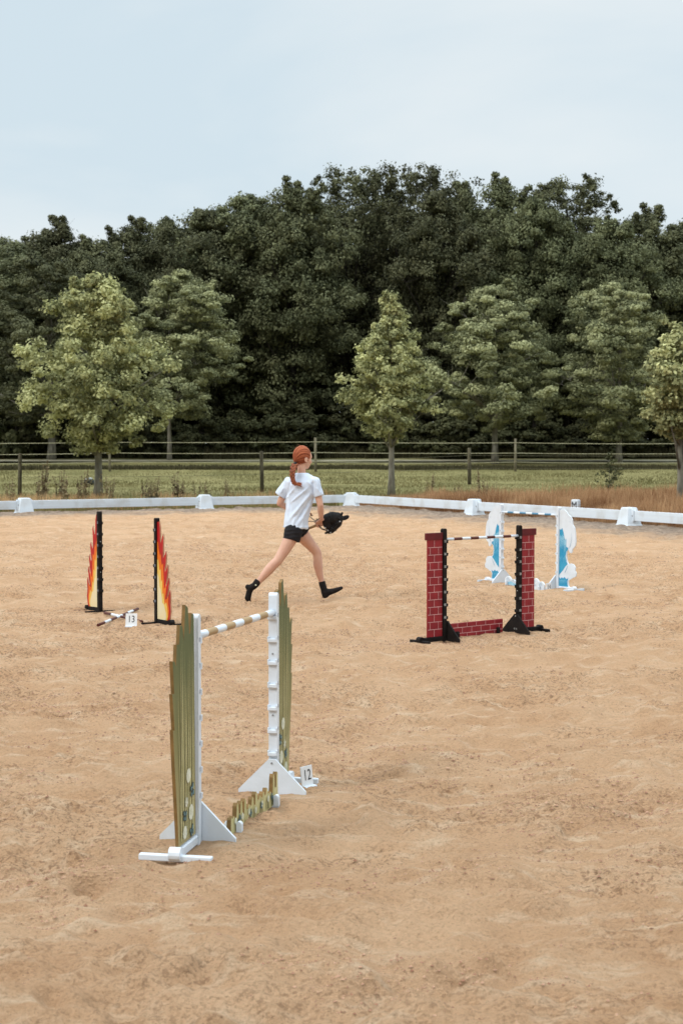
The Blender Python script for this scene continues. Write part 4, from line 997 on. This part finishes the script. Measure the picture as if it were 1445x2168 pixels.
M['hairb'] = mat('ginger_braid_hair', srgb(168, 90, 48), srgb(88, 44, 24), 90, .45, .6, 220, spec=.4)
M['cotton'] = mat('white_cotton', (.68, .76, .88, 1), (.62, .70, .83, 1), 8, .85, .15, 260, spec=.15)
M['shorts'] = mat('black_jersey', (.010, .009, .011, 1), (.018, .016, .018, 1), 20, .75, .2, 200, spec=.2)
M['sock'] = mat('black_sock_knit', (.012, .010, .010, 1), (.020, .017, .016, 1), 30, .9, .3, 300, spec=.15)
M['plush'] = mat('black_plush', (.014, .013, .014, 1), (.026, .024, .024, 1), 40, .75, .3, 200, spec=.15)
M['strap'] = mat('black_strap', (.008, .008, .008, 1), None, 20, .35); M['stick'] = mat('pale_wood_stick', srgb(176, 140, 98), srgb(150, 116, 78), 20, .6)
M['rust'] = mat('brown_cord', srgb(120, 66, 44), srgb(90, 48, 34), 40, .8); M['steel'] = mat('bright_metal', (.6, .6, .6, 1), None, 20, .25)

girl = thing('person', 'running red haired girl in white t-shirt and black shorts carrying a hobby horse', 'person', ORG)
U = .000833 * (YG / 15.2)                      # metres per zoomed pixel
def ring(zx, zy, hw, hd, dy=0.0, yaw=-8.0, tilt=0.0):
    c_ = Z(zx, zy, dy); a = R(yaw)
    A = Vector((math.cos(a), math.sin(a), math.sin(R(tilt)))) * hw * U; B_ = Vector((-math.sin(a), math.cos(a), 0)) * hd
    return (c_, A, B_)
# body
mb = MB()
mb.loft([ring(672, 1130, 95, .075, 0, 25), ring(690, 1060, 128, .095, 0, 25), ring(710, 980, 118, .085, 0, 18), ring(735, 850, 118, .075), ring(755, 700, 135, .08), ring(765, 560, 150, .082), ring(770, 480, 165, .07), ring(772, 435, 110, .055), ring(770, 405, 58, .045), ring(768, 392, 50, .04)])
mb.chain([Z(770, 440, .0), Z(766, 380, .0), Z(772, 300, .012), Z(782, 255, .02)], [.046, .041, .042, .05])
# legs: right leg trails nearer to the camera, left leg reaches forward
mb.chain([Z(672, 1085, -.05), Z(635, 1175, -.07), Z(575, 1290, -.09), Z(522, 1375, -.11), Z(492, 1425, -.12), Z(440, 1475, -.125), Z(390, 1530, -.13), Z(320, 1610, -.14), Z(268, 1670, -.145), Z(225, 1715, -.15)], [.078, .070, .059, .051, .047, .048, .049, .038, .029, .028])
mb.chain([Z(225, 1715, -.15), Z(168, 1748, -.155), Z(150, 1800, -.15), Z(135, 1870, -.14), Z(150, 1905, -.125)], [.028, .029, .027, .026, .016])
mb.chain([Z(742, 1085, .05), Z(800, 1160, .06), Z(868, 1235, .075), Z(925, 1300, .085), Z(950, 1345, .09), Z(958, 1410, .095), Z(960, 1480, .10), Z(975, 1570, .105), Z(1000, 1660, .11), Z(1015, 1720, .11)], [.080, .069, .057, .049, .045, .045, .047, .038, .028, .026])
mb.chain([Z(1015, 1720, .11), Z(1042, 1800, .11), Z(1045, 1835, .11), Z(1110, 1795, .115), Z(1170, 1775, .12), Z(1232, 1752, .125)], [.026, .028, .022, .022, .018, .010])
# arms
RSH, REL, RWR = Z(925, 500, -.03), Z(988, 775, -.045), Z(1000, 945, .03)
mb.chain([RSH, RSH.lerp(REL, .5), RSH.lerp(REL, .9), REL, REL.lerp(RWR, .3), REL.lerp(RWR, .75), RWR], [.046, .037, .033, .031, .033, .025, .0205])
LSH, LEL, LWR = Z(620, 500, .04), Z(512, 755, .06), Z(690, 850, .24)
mb.chain([LSH, LSH.lerp(LEL, .5), LSH.lerp(LEL, .9), LEL, LEL.lerp(LWR, .3), LEL.lerp(LWR, .75), LWR], [.046, .038, .034, .031, .032, .024, .020])
# right hand closed round the stick
SA, SB = Z(640, 1128, .14), Z(1060, 968, .10)
ax = (SB - SA).normalized(); hp = SA + (SB - SA) * ((Z(978, 1000).x - SA.x) / (SB.x - SA.x))
camd = (Vector((0, 0, CH)) - hp).normalized(); camd = (camd - ax * camd.dot(ax)).normalized(); upv = ax.cross(camd); upv = upv if upv.z > 0 else -upv
def hand(hp, ax, n_, w_, wr, mb):
    kn = hp + n_ * .024 + w_ * .022
    pc = wr.lerp(kn, .55)
    for k in (-1.5, -.5, .5, 1.5): mb.chain([wr + ax * k * .008, pc + ax * k * .015, kn + ax * k * .0185], [.0135, .0135, .0105], 10)
    for i, k in enumerate((-1.5, -.5, .5, 1.5)):
        lf = (.82, .95, 1.0, .92)[i]; P = []
        for th in (50, 0, -55, -110, -165): P.append(hp + ax * k * .0185 + (n_ * math.cos(R(50 - (50 - th) * lf)) + w_ * math.sin(R(50 - (50 - th) * lf))) * .0225)
        mb.chain(P, [.0098, .0092, .0088, .0082, .0072], 8)
    b_ = wr.lerp(kn, .35) + ax * .028
    mb.chain([wr + ax * .012, b_, hp + ax * .045 + w_ * .030 + n_ * .008, hp + ax * .040 + w_ * .024 - n_ * .016], [.0135, .0135, .0105, .0088], 8)
hand(hp, ax, camd, upv, RWR, mb)
lh = LWR + Vector((.075, .03, -.035)); la = Vector((.25, .3, .9)).normalized(); ln_ = Vector((-.9, .3, .1)); ln_ = (ln_ - la * ln_.dot(la)).normalized(); lw = la.cross(ln_)
hand(lh, la, ln_, lw, LWR, mb)
# head with face
FA_ = R(33); hf = Vector((math.cos(FA_), math.sin(FA_), -.10)).normalized(); hs = hf.cross(Vector((0, 0, 1))).normalized(); hu = hs.cross(hf)
HC = Z(782, 212, .02); HR = Matrix((hf, -hs, hu)).transposed()
def H(a, b, c_): return HC + hf * a + hs * b + hu * c_
def hb(mb, a, b, c_, r, mi=0): mb.ball(H(a, b, c_), r, mi, HR)
hb(mb, 0, 0, .005, (.090, .072, .096)); hb(mb, .034, 0, -.052, (.052, .050, .060)); hb(mb, .052, 0, -.092, (.026, .026, .020)); hb(mb, .060, 0, .015, (.032, .052, .045))
mb.chain([H(.080, 0, .0), H(.097, 0, -.030), H(.101, 0, -.040)], [.010, .0095, .0105], 8); hb(mb, .092, .009, -.042, .008); hb(mb, .092, -.009, -.042, .008)
hb(mb, .079, 0, -.060, (.0145, .021, .0075)); hb(mb, .077, 0, -.070, (.0135, .018, .0075)); hb(mb, .074, 0, -.082, (.012, .014, .009))
for s in (-1, 1):
    hb(mb, .058, s * .034, -.035, (.026, .022, .024)); hb(mb, .076, s * .030, .008, (.012, .020, .007)); hb(mb, .069, s * .029, -.010, (.014, .015, .011))
    hb(mb, -.004, s * .074, -.022, (.019, .007, .028)); hb(mb, .0, s * .076, -.045, (.011, .007, .010))
body = remesh(mb, .0042, 5, .5)
o = fin('body', body, ['skin', 'lips', 'eyewhite', 'iris'], girl)
nv = len(body.polygons); ce = np.zeros(nv * 3, np.float32); body.polygons.foreach_get('center', ce); ce = ce.reshape(-1, 3)
T_ = np.array([HC.x - ORG.x, HC.y - ORG.y, HC.z - ORG.z]); q = ce - T_; A_ = q @ np.array(hf); B_ = q @ np.array(hs); C_ = q @ np.array(hu)
mi = np.zeros(nv, np.int32)
mi[(A_ > .072) & (np.abs(B_) < .020) & (np.abs(C_ + .065) < .0095)] = 1
e = ((np.abs(B_) - .029) / .0125) ** 2 + ((C_ + .0095) / .006) ** 2; mi[(e < 1) & (A_ > .06)] = 2
e = ((np.abs(B_) - .029) / .0055) ** 2 + ((C_ + .0095) / .0058) ** 2; mi[(e < 1) & (A_ > .06)] = 3
body.polygons.foreach_set('material_index', mi)
# hair, tie and braid
mb = MB(); hb(mb, -.012, 0, .016, (.094, .081, .100)); hb(mb, -.045, 0, -.012, (.058, .062, .062)); hb(mb, -.066, 0, -.035, (.034, .036, .034))
me = remesh(mb, .005, 3, .5)
co_ = np.zeros(len(me.vertices) * 3, np.float32); me.vertices.foreach_get('co', co_); co_ = co_.reshape(-1, 3); q = co_ - np.array(HC)
a_ = q @ np.array(hf); b_ = q @ np.array(hs); c_ = q @ np.array(hu)
tie = np.array([-.098, 0, -.052]); az = np.arctan2(b_, c_ + .06 + 0 * a_) ; rid = np.sin(az * 46 + 6 * vnoise(az * 4 + 20, a_ * 8 + 20, 77)) + .6 * np.sin(az * 23 + 1)
dr = np.stack([a_, b_, c_], 1); dr /= np.linalg.norm(dr, axis=1)[:, None]; nw = dr[:, 0:1] * np.array(hf) + dr[:, 1:2] * np.array(hs) + dr[:, 2:3] * np.array(hu)
co_ = co_ + nw * (rid * .0011)[:, None]; me.vertices.foreach_set('co', co_.ravel().astype(np.float32)); me.update()
ha_ = me.attributes.new('tint', 'FLOAT', 'POINT'); ha_.data.foreach_set('value', np.clip(.42 + .26 * rid + 1.6 * c_, 0, 1).astype(np.float32))  # tint drops towards the nape, shading painted into the lower hair
hair = fin('hair', me, ['hair'], girl)
mb = MB(); TP = Z(688, 296, -.075)
mb.tube([TP + Vector((.012, .012, .012)), TP + Vector((-.004, -.004, -.006))], [.021, .020], 14)
q = mb.v; mb.v = [tuple(Vector(a) - ORG) for a in q]; mb.build('hair_tie', 'strap', hair, True)
mb = MB(); BP = [Z(688, 300, -.08), Z(672, 335, -.10), Z(662, 380, -.115), Z(660, 425, -.12), Z(664, 470, -.12), Z(676, 505, -.12), Z(690, 528, -.115)]
nb_ = 15
for i in range(nb_):
    u = i / (nb_ - 1) * (len(BP) - 1); k = min(int(u), len(BP) - 2); p_ = BP[k].lerp(BP[k + 1], u - k); t_ = (BP[k + 1] - BP[k]).normalized(); sd_ = t_.cross(Vector((0, 1, 0))).normalized()
    w = .027 * (1 - .35 * i / nb_); s = -1 if i % 2 else 1
    z_ = (t_ * -.8 + sd_ * s * .62).normalized(); y_ = Vector((0, 1, 0)); x_ = y_.cross(z_).normalized(); y_ = z_.cross(x_)
    mb.ball(p_ + sd_ * s * w * .5, (w * .55, w * .7, w * 1.15), 0, Matrix((x_, y_, z_)).transposed())
mb.chain([BP[0], BP[2], BP[4], BP[6]], [.017, .013, .012, .009])
tl = [Z(693, 524, -.115), Z(730, 528, -.12), Z(778, 538, -.12)]
for k in range(7):
    off = Vector((0, .004 * math.sin(k * 2), .011 * (k / 3 - 1))); mb.chain([tl[0], tl[1] + off, tl[2] + off * 1.8 + Vector((-.008 * (k % 3), 0, 0))], [.010, .0085, .003], 8)
mb.chain([Z(690, 520, -.115), Z(686, 552, -.115)], [.009, .003], 8)
me = remesh(mb, .0035, 1, .4); fin('braid', me, ['hairb'], hair)
mb = MB(); rr = random.Random(12)
for k in range(16):
    if k < 8: a = TP + Vector((rr.uniform(-.02, .03), .0, rr.uniform(-.01, .03))); b = a + Vector((rr.uniform(-.05, -.01), -.01, rr.uniform(-.12, -.03)))
    else: u = rr.uniform(-.9, 1.2); a = H(-.012 + .090 * math.sin(u), -.03, .016 + .094 * math.cos(u)); b = a + Vector((rr.uniform(-.03, .01), -.006, rr.uniform(.0, .014)))
    mb.tube([a, a.lerp(b, .5) + Vector((rr.uniform(-.008, .008), 0, .006)), b], [.0016, .0013, .0006], 4)
mb.v = [tuple(Vector(a) - ORG) for a in mb.v]; mb.build('loose_strands', 'hairb', hair, True)
# t-shirt
mb = MB()
mb.loft([ring(700, 1044, 141, .112, 0, 6, -3), ring(701, 1030, 141, .112, 0, 6, -3), ring(706, 960, 141, .110, 0, 4), ring(722, 850, 146, .102), ring(742, 740, 155, .10), ring(756, 650, 165, .10), ring(764, 560, 178, .10), ring(768, 505, 186, .092), ring(770, 462, 168, .076), ring(771, 428, 120, .066), ring(770, 404, 84, .056), ring(769, 396, 78, .052)], seg=40)
def cone(mb, a, b, r0, r1, n=18): mb.ball(a, r0, nu=18, nv=12); mb.tube([a, b], [r0, r1], n)
mb.ball(Z(922, 498, -.03), (.056, .056, .050)); mb.ball(Z(622, 502, .04), (.056, .056, .050))
cone(mb, Z(922, 505, -.03), Z(974, 672, -.042), .054, .051)
cone(mb, Z(622, 510, .04), Z(520, 664, .058), .056, .062)
me = remesh(mb, .006, 6, .5)
n_ = len(me.vertices); co_ = np.zeros(n_ * 3, np.float32); no_ = np.zeros(n_ * 3, np.float32)
me.vertices.foreach_get('co', co_); me.vertices.foreach_get('normal', no_); co_ = co_.reshape(-1, 3); no_ = no_.reshape(-1, 3)
xz = np.array([[500, 0]]); px_ = (co_[:, 0] - ORG.x) / U + 680; pz = (1.52 - co_[:, 2]) / U + 100   # zoomed picture units, used only to shape the cloth
def fold(x0, y0, x1, y1, w, amp):
    dx, dy = x1 - x0, y1 - y0; ln = math.hypot(dx, dy); ux, uy = dx / ln, dy / ln
    s = ((px_ - x0) * ux + (pz - y0) * uy) / ln; d_ = -(px_ - x0) * uy + (pz - y0) * ux
    en = np.clip(s * 5, 0, 1) * np.clip((1 - s) * 4, 0, 1); return amp * en * np.exp(-(d_ / w) ** 2)
zf = 0
for f_ in [(905, 590, 600, 980, 17, .009), (915, 640, 690, 1000, 13, -.007), (880, 740, 720, 1020, 14, .006), (850, 560, 620, 760, 12, .006), (600, 560, 640, 820, 13, -.007), (585, 700, 700, 560, 10, .005), (640, 600, 610, 900, 10, .005),
           (700, 900, 660, 1040, 12, .005), (790, 900, 780, 1040, 12, .005), (900, 470, 905, 660, 9, -.006), (640, 470, 585, 690, 9, -.006), (940, 560, 1000, 640, 9, .004), (560, 560, 520, 640, 10, .005), (720, 470, 640, 560, 14, .004), (830, 480, 900, 560, 14, .004)]: zf = zf + fold(*f_)
zf = zf + .0022 * vnoise(px_ / 45 + 9, pz / 60 + co_[:, 1] * 12, 61) + .0035 * np.clip((pz - 700) / 300, 0, 1) * vnoise(px_ / 32 + 9, pz / 160 + co_[:, 1] * 10, 62)
zf = zf + .0025 * ((pz > 1012) & (np.abs(px_ - 700) < 200)) 
co_ = co_ + no_ * (zf * 1.5)[:, None]; me.vertices.foreach_set('co', co_.ravel().astype(np.float32)); me.update()
fin('t_shirt', me, ['cotton'], girl)
# shorts
mb = MB()
mb.loft([ring(690, 1112, 96, .080, 0, 20), ring(696, 1075, 126, .100, 0, 20), ring(700, 1010, 130, .098, 0, 15)])
mb.ball(Z(672, 1085, -.05), .093); mb.tube([Z(672, 1085, -.05), Z(647, 1194, -.066)], [.092, .0835], 22)
mb.ball(Z(745, 1070, .045), .070); mb.tube([Z(742, 1060, .045), Z(800, 1116, .055)], [.078, .075], 22)
me = remesh(mb, .006, 5, .5)
n_ = len(me.vertices); co_ = np.zeros(n_ * 3, np.float32); no_ = np.zeros(n_ * 3, np.float32); me.vertices.foreach_get('co', co_); me.vertices.foreach_get('normal', no_); co_ = co_.reshape(-1, 3); no_ = no_.reshape(-1, 3)
co_ = co_ + no_ * (.0016 * np.sin(co_[:, 2] * 160 + 2 * vnoise(co_[:, 0] * 9 + 50, co_[:, 2] * 9, 8)))[:, None]; me.vertices.foreach_set('co', co_.ravel().astype(np.float32)); me.update()
fin('shorts', me, ['shorts'], girl)
# socks
mb = MB()
d_ = (Z(225, 1715, -.15) - Z(268, 1670, -.145)).normalized()
mb.tube([Z(262, 1660, -.145), Z(235, 1700, -.148)], [.034, .036], 18); mb.chain([Z(238, 1697, -.148), Z(215, 1722, -.15), Z(170, 1748, -.155), Z(152, 1800, -.15), Z(137, 1868, -.14), Z(150, 1903, -.125)], [.035, .034, .034, .030, .031, .021]); mb.ball(Z(135, 1738, -.155), .026)
fin('sock', remesh(mb, .0045, 4, .5), ['sock'], girl)
mb = MB()
mb.tube([Z(1005, 1672, .11), Z(1016, 1720, .11)], [.0335, .0355], 18); mb.chain([Z(1015, 1710, .11), Z(1030, 1765, .11), Z(1042, 1838, .11)], [.034, .034, .029]); mb.chain([Z(1038, 1800, .11), Z(1110, 1795, .115), Z(1172, 1775, .12), Z(1234, 1750, .125)], [.036, .031, .026, .018]); mb.ball(Z(1052, 1832, .11), .031); mb.ball(Z(1075, 1815, .11), .029)
fin('sock', remesh(mb, .0045, 4, .5), ['sock'], girl)
mb = MB(); p_ = Z(230, 1716, -.187); mb.ball(p_ - ORG, (.008, .004, .008)); mb.build('sock_mark', 'petal', girl.children[-2], True)

# hobby horse
HO = Vector((SB.x, SB.y, SB.z)); hh = thing('hobby_horse', 'black plush hobby horse head with bridle on a pale stick, held by the girl', 'hobby horse', HO)
def fin2(name, me, mats, parent=hh):
    me.transform(Matrix.Translation(-HO)); me.materials.clear()
    for q in mats: me.materials.append(M[q])
    return link(name, me, parent)
def loc(mb): mb.v = [tuple(Vector(a) - HO) for a in mb.v]; return mb
D = .10
mb = MB(); mb.tube([SA, SB], .0135, 12); loc(mb).build('stick', 'stick', hh, True)
mb = MB(); mb.chain([Z(1045, 985, D), Z(1078, 945, D), Z(1130, 925, D), Z(1185, 918, D), Z(1215, 930, D)], [.036, .062, .064, .052, .042])
mb.chain([Z(1210, 930, D), Z(1190, 985, D), Z(1150, 1040, D), Z(1118, 1075, D), Z(1098, 1085, D)], [.040, .046, .036, .029, .026])
mb.ball(Z(1175, 975, D), (.05, .04, .05)); mb.ball(Z(1075, 1010, D), .045); mb.chain([Z(1100, 1080, D), Z(1050, 1105, D)], [.018, .012])
hd = fin2('horse_head', remesh(mb, .005, 5, .5), ['plush'])
for (a, b, c_, r) in ((Z(1225, 905, D - .03), Z(1240, 880, D - .03), Z(1250, 858, D - .03), .014), (Z(1240, 940, D + .03), Z(1280, 936, D + .03), Z(1325, 905, D + .03), .024)):
    mb = MB(); ax2 = (c_ - a).normalized(); y_ = Vector((0, 1, 0)); x_ = y_.cross(ax2).normalized()
    mb.ball(a.lerp(c_, .5), (r, r * .45, (c_ - a).length * .55), 0, Matrix((x_, y_, ax2)).transposed()); mb.chain([a, b, c_], [r * .5, r * .6, r * .2], 8)
    fin2('ear', remesh(mb, .004, 2, .5), ['plush'])
def band(name, c_, nrm, rx, ry, th=.0045, mt='strap'):
    mb = MB(); nrm = Vector(nrm).normalized(); y_ = Vector((0, 1, 0)); x_ = y_.cross(nrm).normalized(); P = [c_ + x_ * rx * math.cos(k * math.pi / 10) + y_ * ry * math.sin(k * math.pi / 10) for k in range(21)]
    mb.tube(P, th, 6, caps=False); loc(mb).build(name, mt, hh, True)
band('bridle_strap', Z(1208, 925, D), (.5, 0, .6), .049, .049); band('bridle_strap', Z(1118, 928, D), (1, 0, .25), .068, .066)
band('bridle_strap', Z(1140, 1052, D), (-.55, 0, -.75), .037, .037); band('bridle_strap', Z(1190, 985, D), (-.4, 0, .9), .049, .049)
mb = MB(); mb.chain([Z(1225, 945, D - .042), Z(1185, 1010, D - .05), Z(1140, 1055, D - .038), Z(1085, 1070, D - .03)], [.004] * 4, 6); loc(mb).build('bridle_strap', 'strap', hh, True)
for zx, zy, dd in ((1218, 968, .048), (1076, 1072, .034), (1046, 1040, .034), (1108, 1100, .03)):
    mb = MB(); mb.ball(Z(zx, zy, D - dd), .0065); loc(mb).build('bit_ring', 'steel', hh, True)
for P in ([Z(1080, 1072, D - .03), Z(1020, 1055, D - .04), Z(975, 1020, D - .03), Z(958, 1000, D)], [Z(1075, 1078, D + .02), Z(1010, 1062, D), Z(965, 1025, D)], [Z(958, 985, D), Z(925, 960, D + .03), Z(868, 912, D + .08), Z(800, 860, D + .1)], [Z(955, 1000, D), Z(915, 968, D + .02), Z(865, 964, D + .06), Z(790, 990, D + .08)]):
    mb = MB(); mb.tube(P, .0042, 6); loc(mb).build('rein', 'strap', hh, True)
mb = MB()
for a, b in (((945, 935), (965, 965)), ((972, 930), (960, 960)), ((935, 950), (955, 970)), ((990, 945), (965, 970))): mb.chain([Z(*a, D - .01), Z(*b, D)], [.004, .008], 8)
loc(mb).build('mane_tuft', 'plush', hh, True)
mb = MB()
for a, b in (((868, 868), (882, 888)), ((882, 872), (878, 898)), ((872, 882), (893, 895))): mb.chain([Z(*a, D + .07), Z(*b, D + .07)], [.004, .006], 6)
loc(mb).build('tassel', 'rust', hh, True)
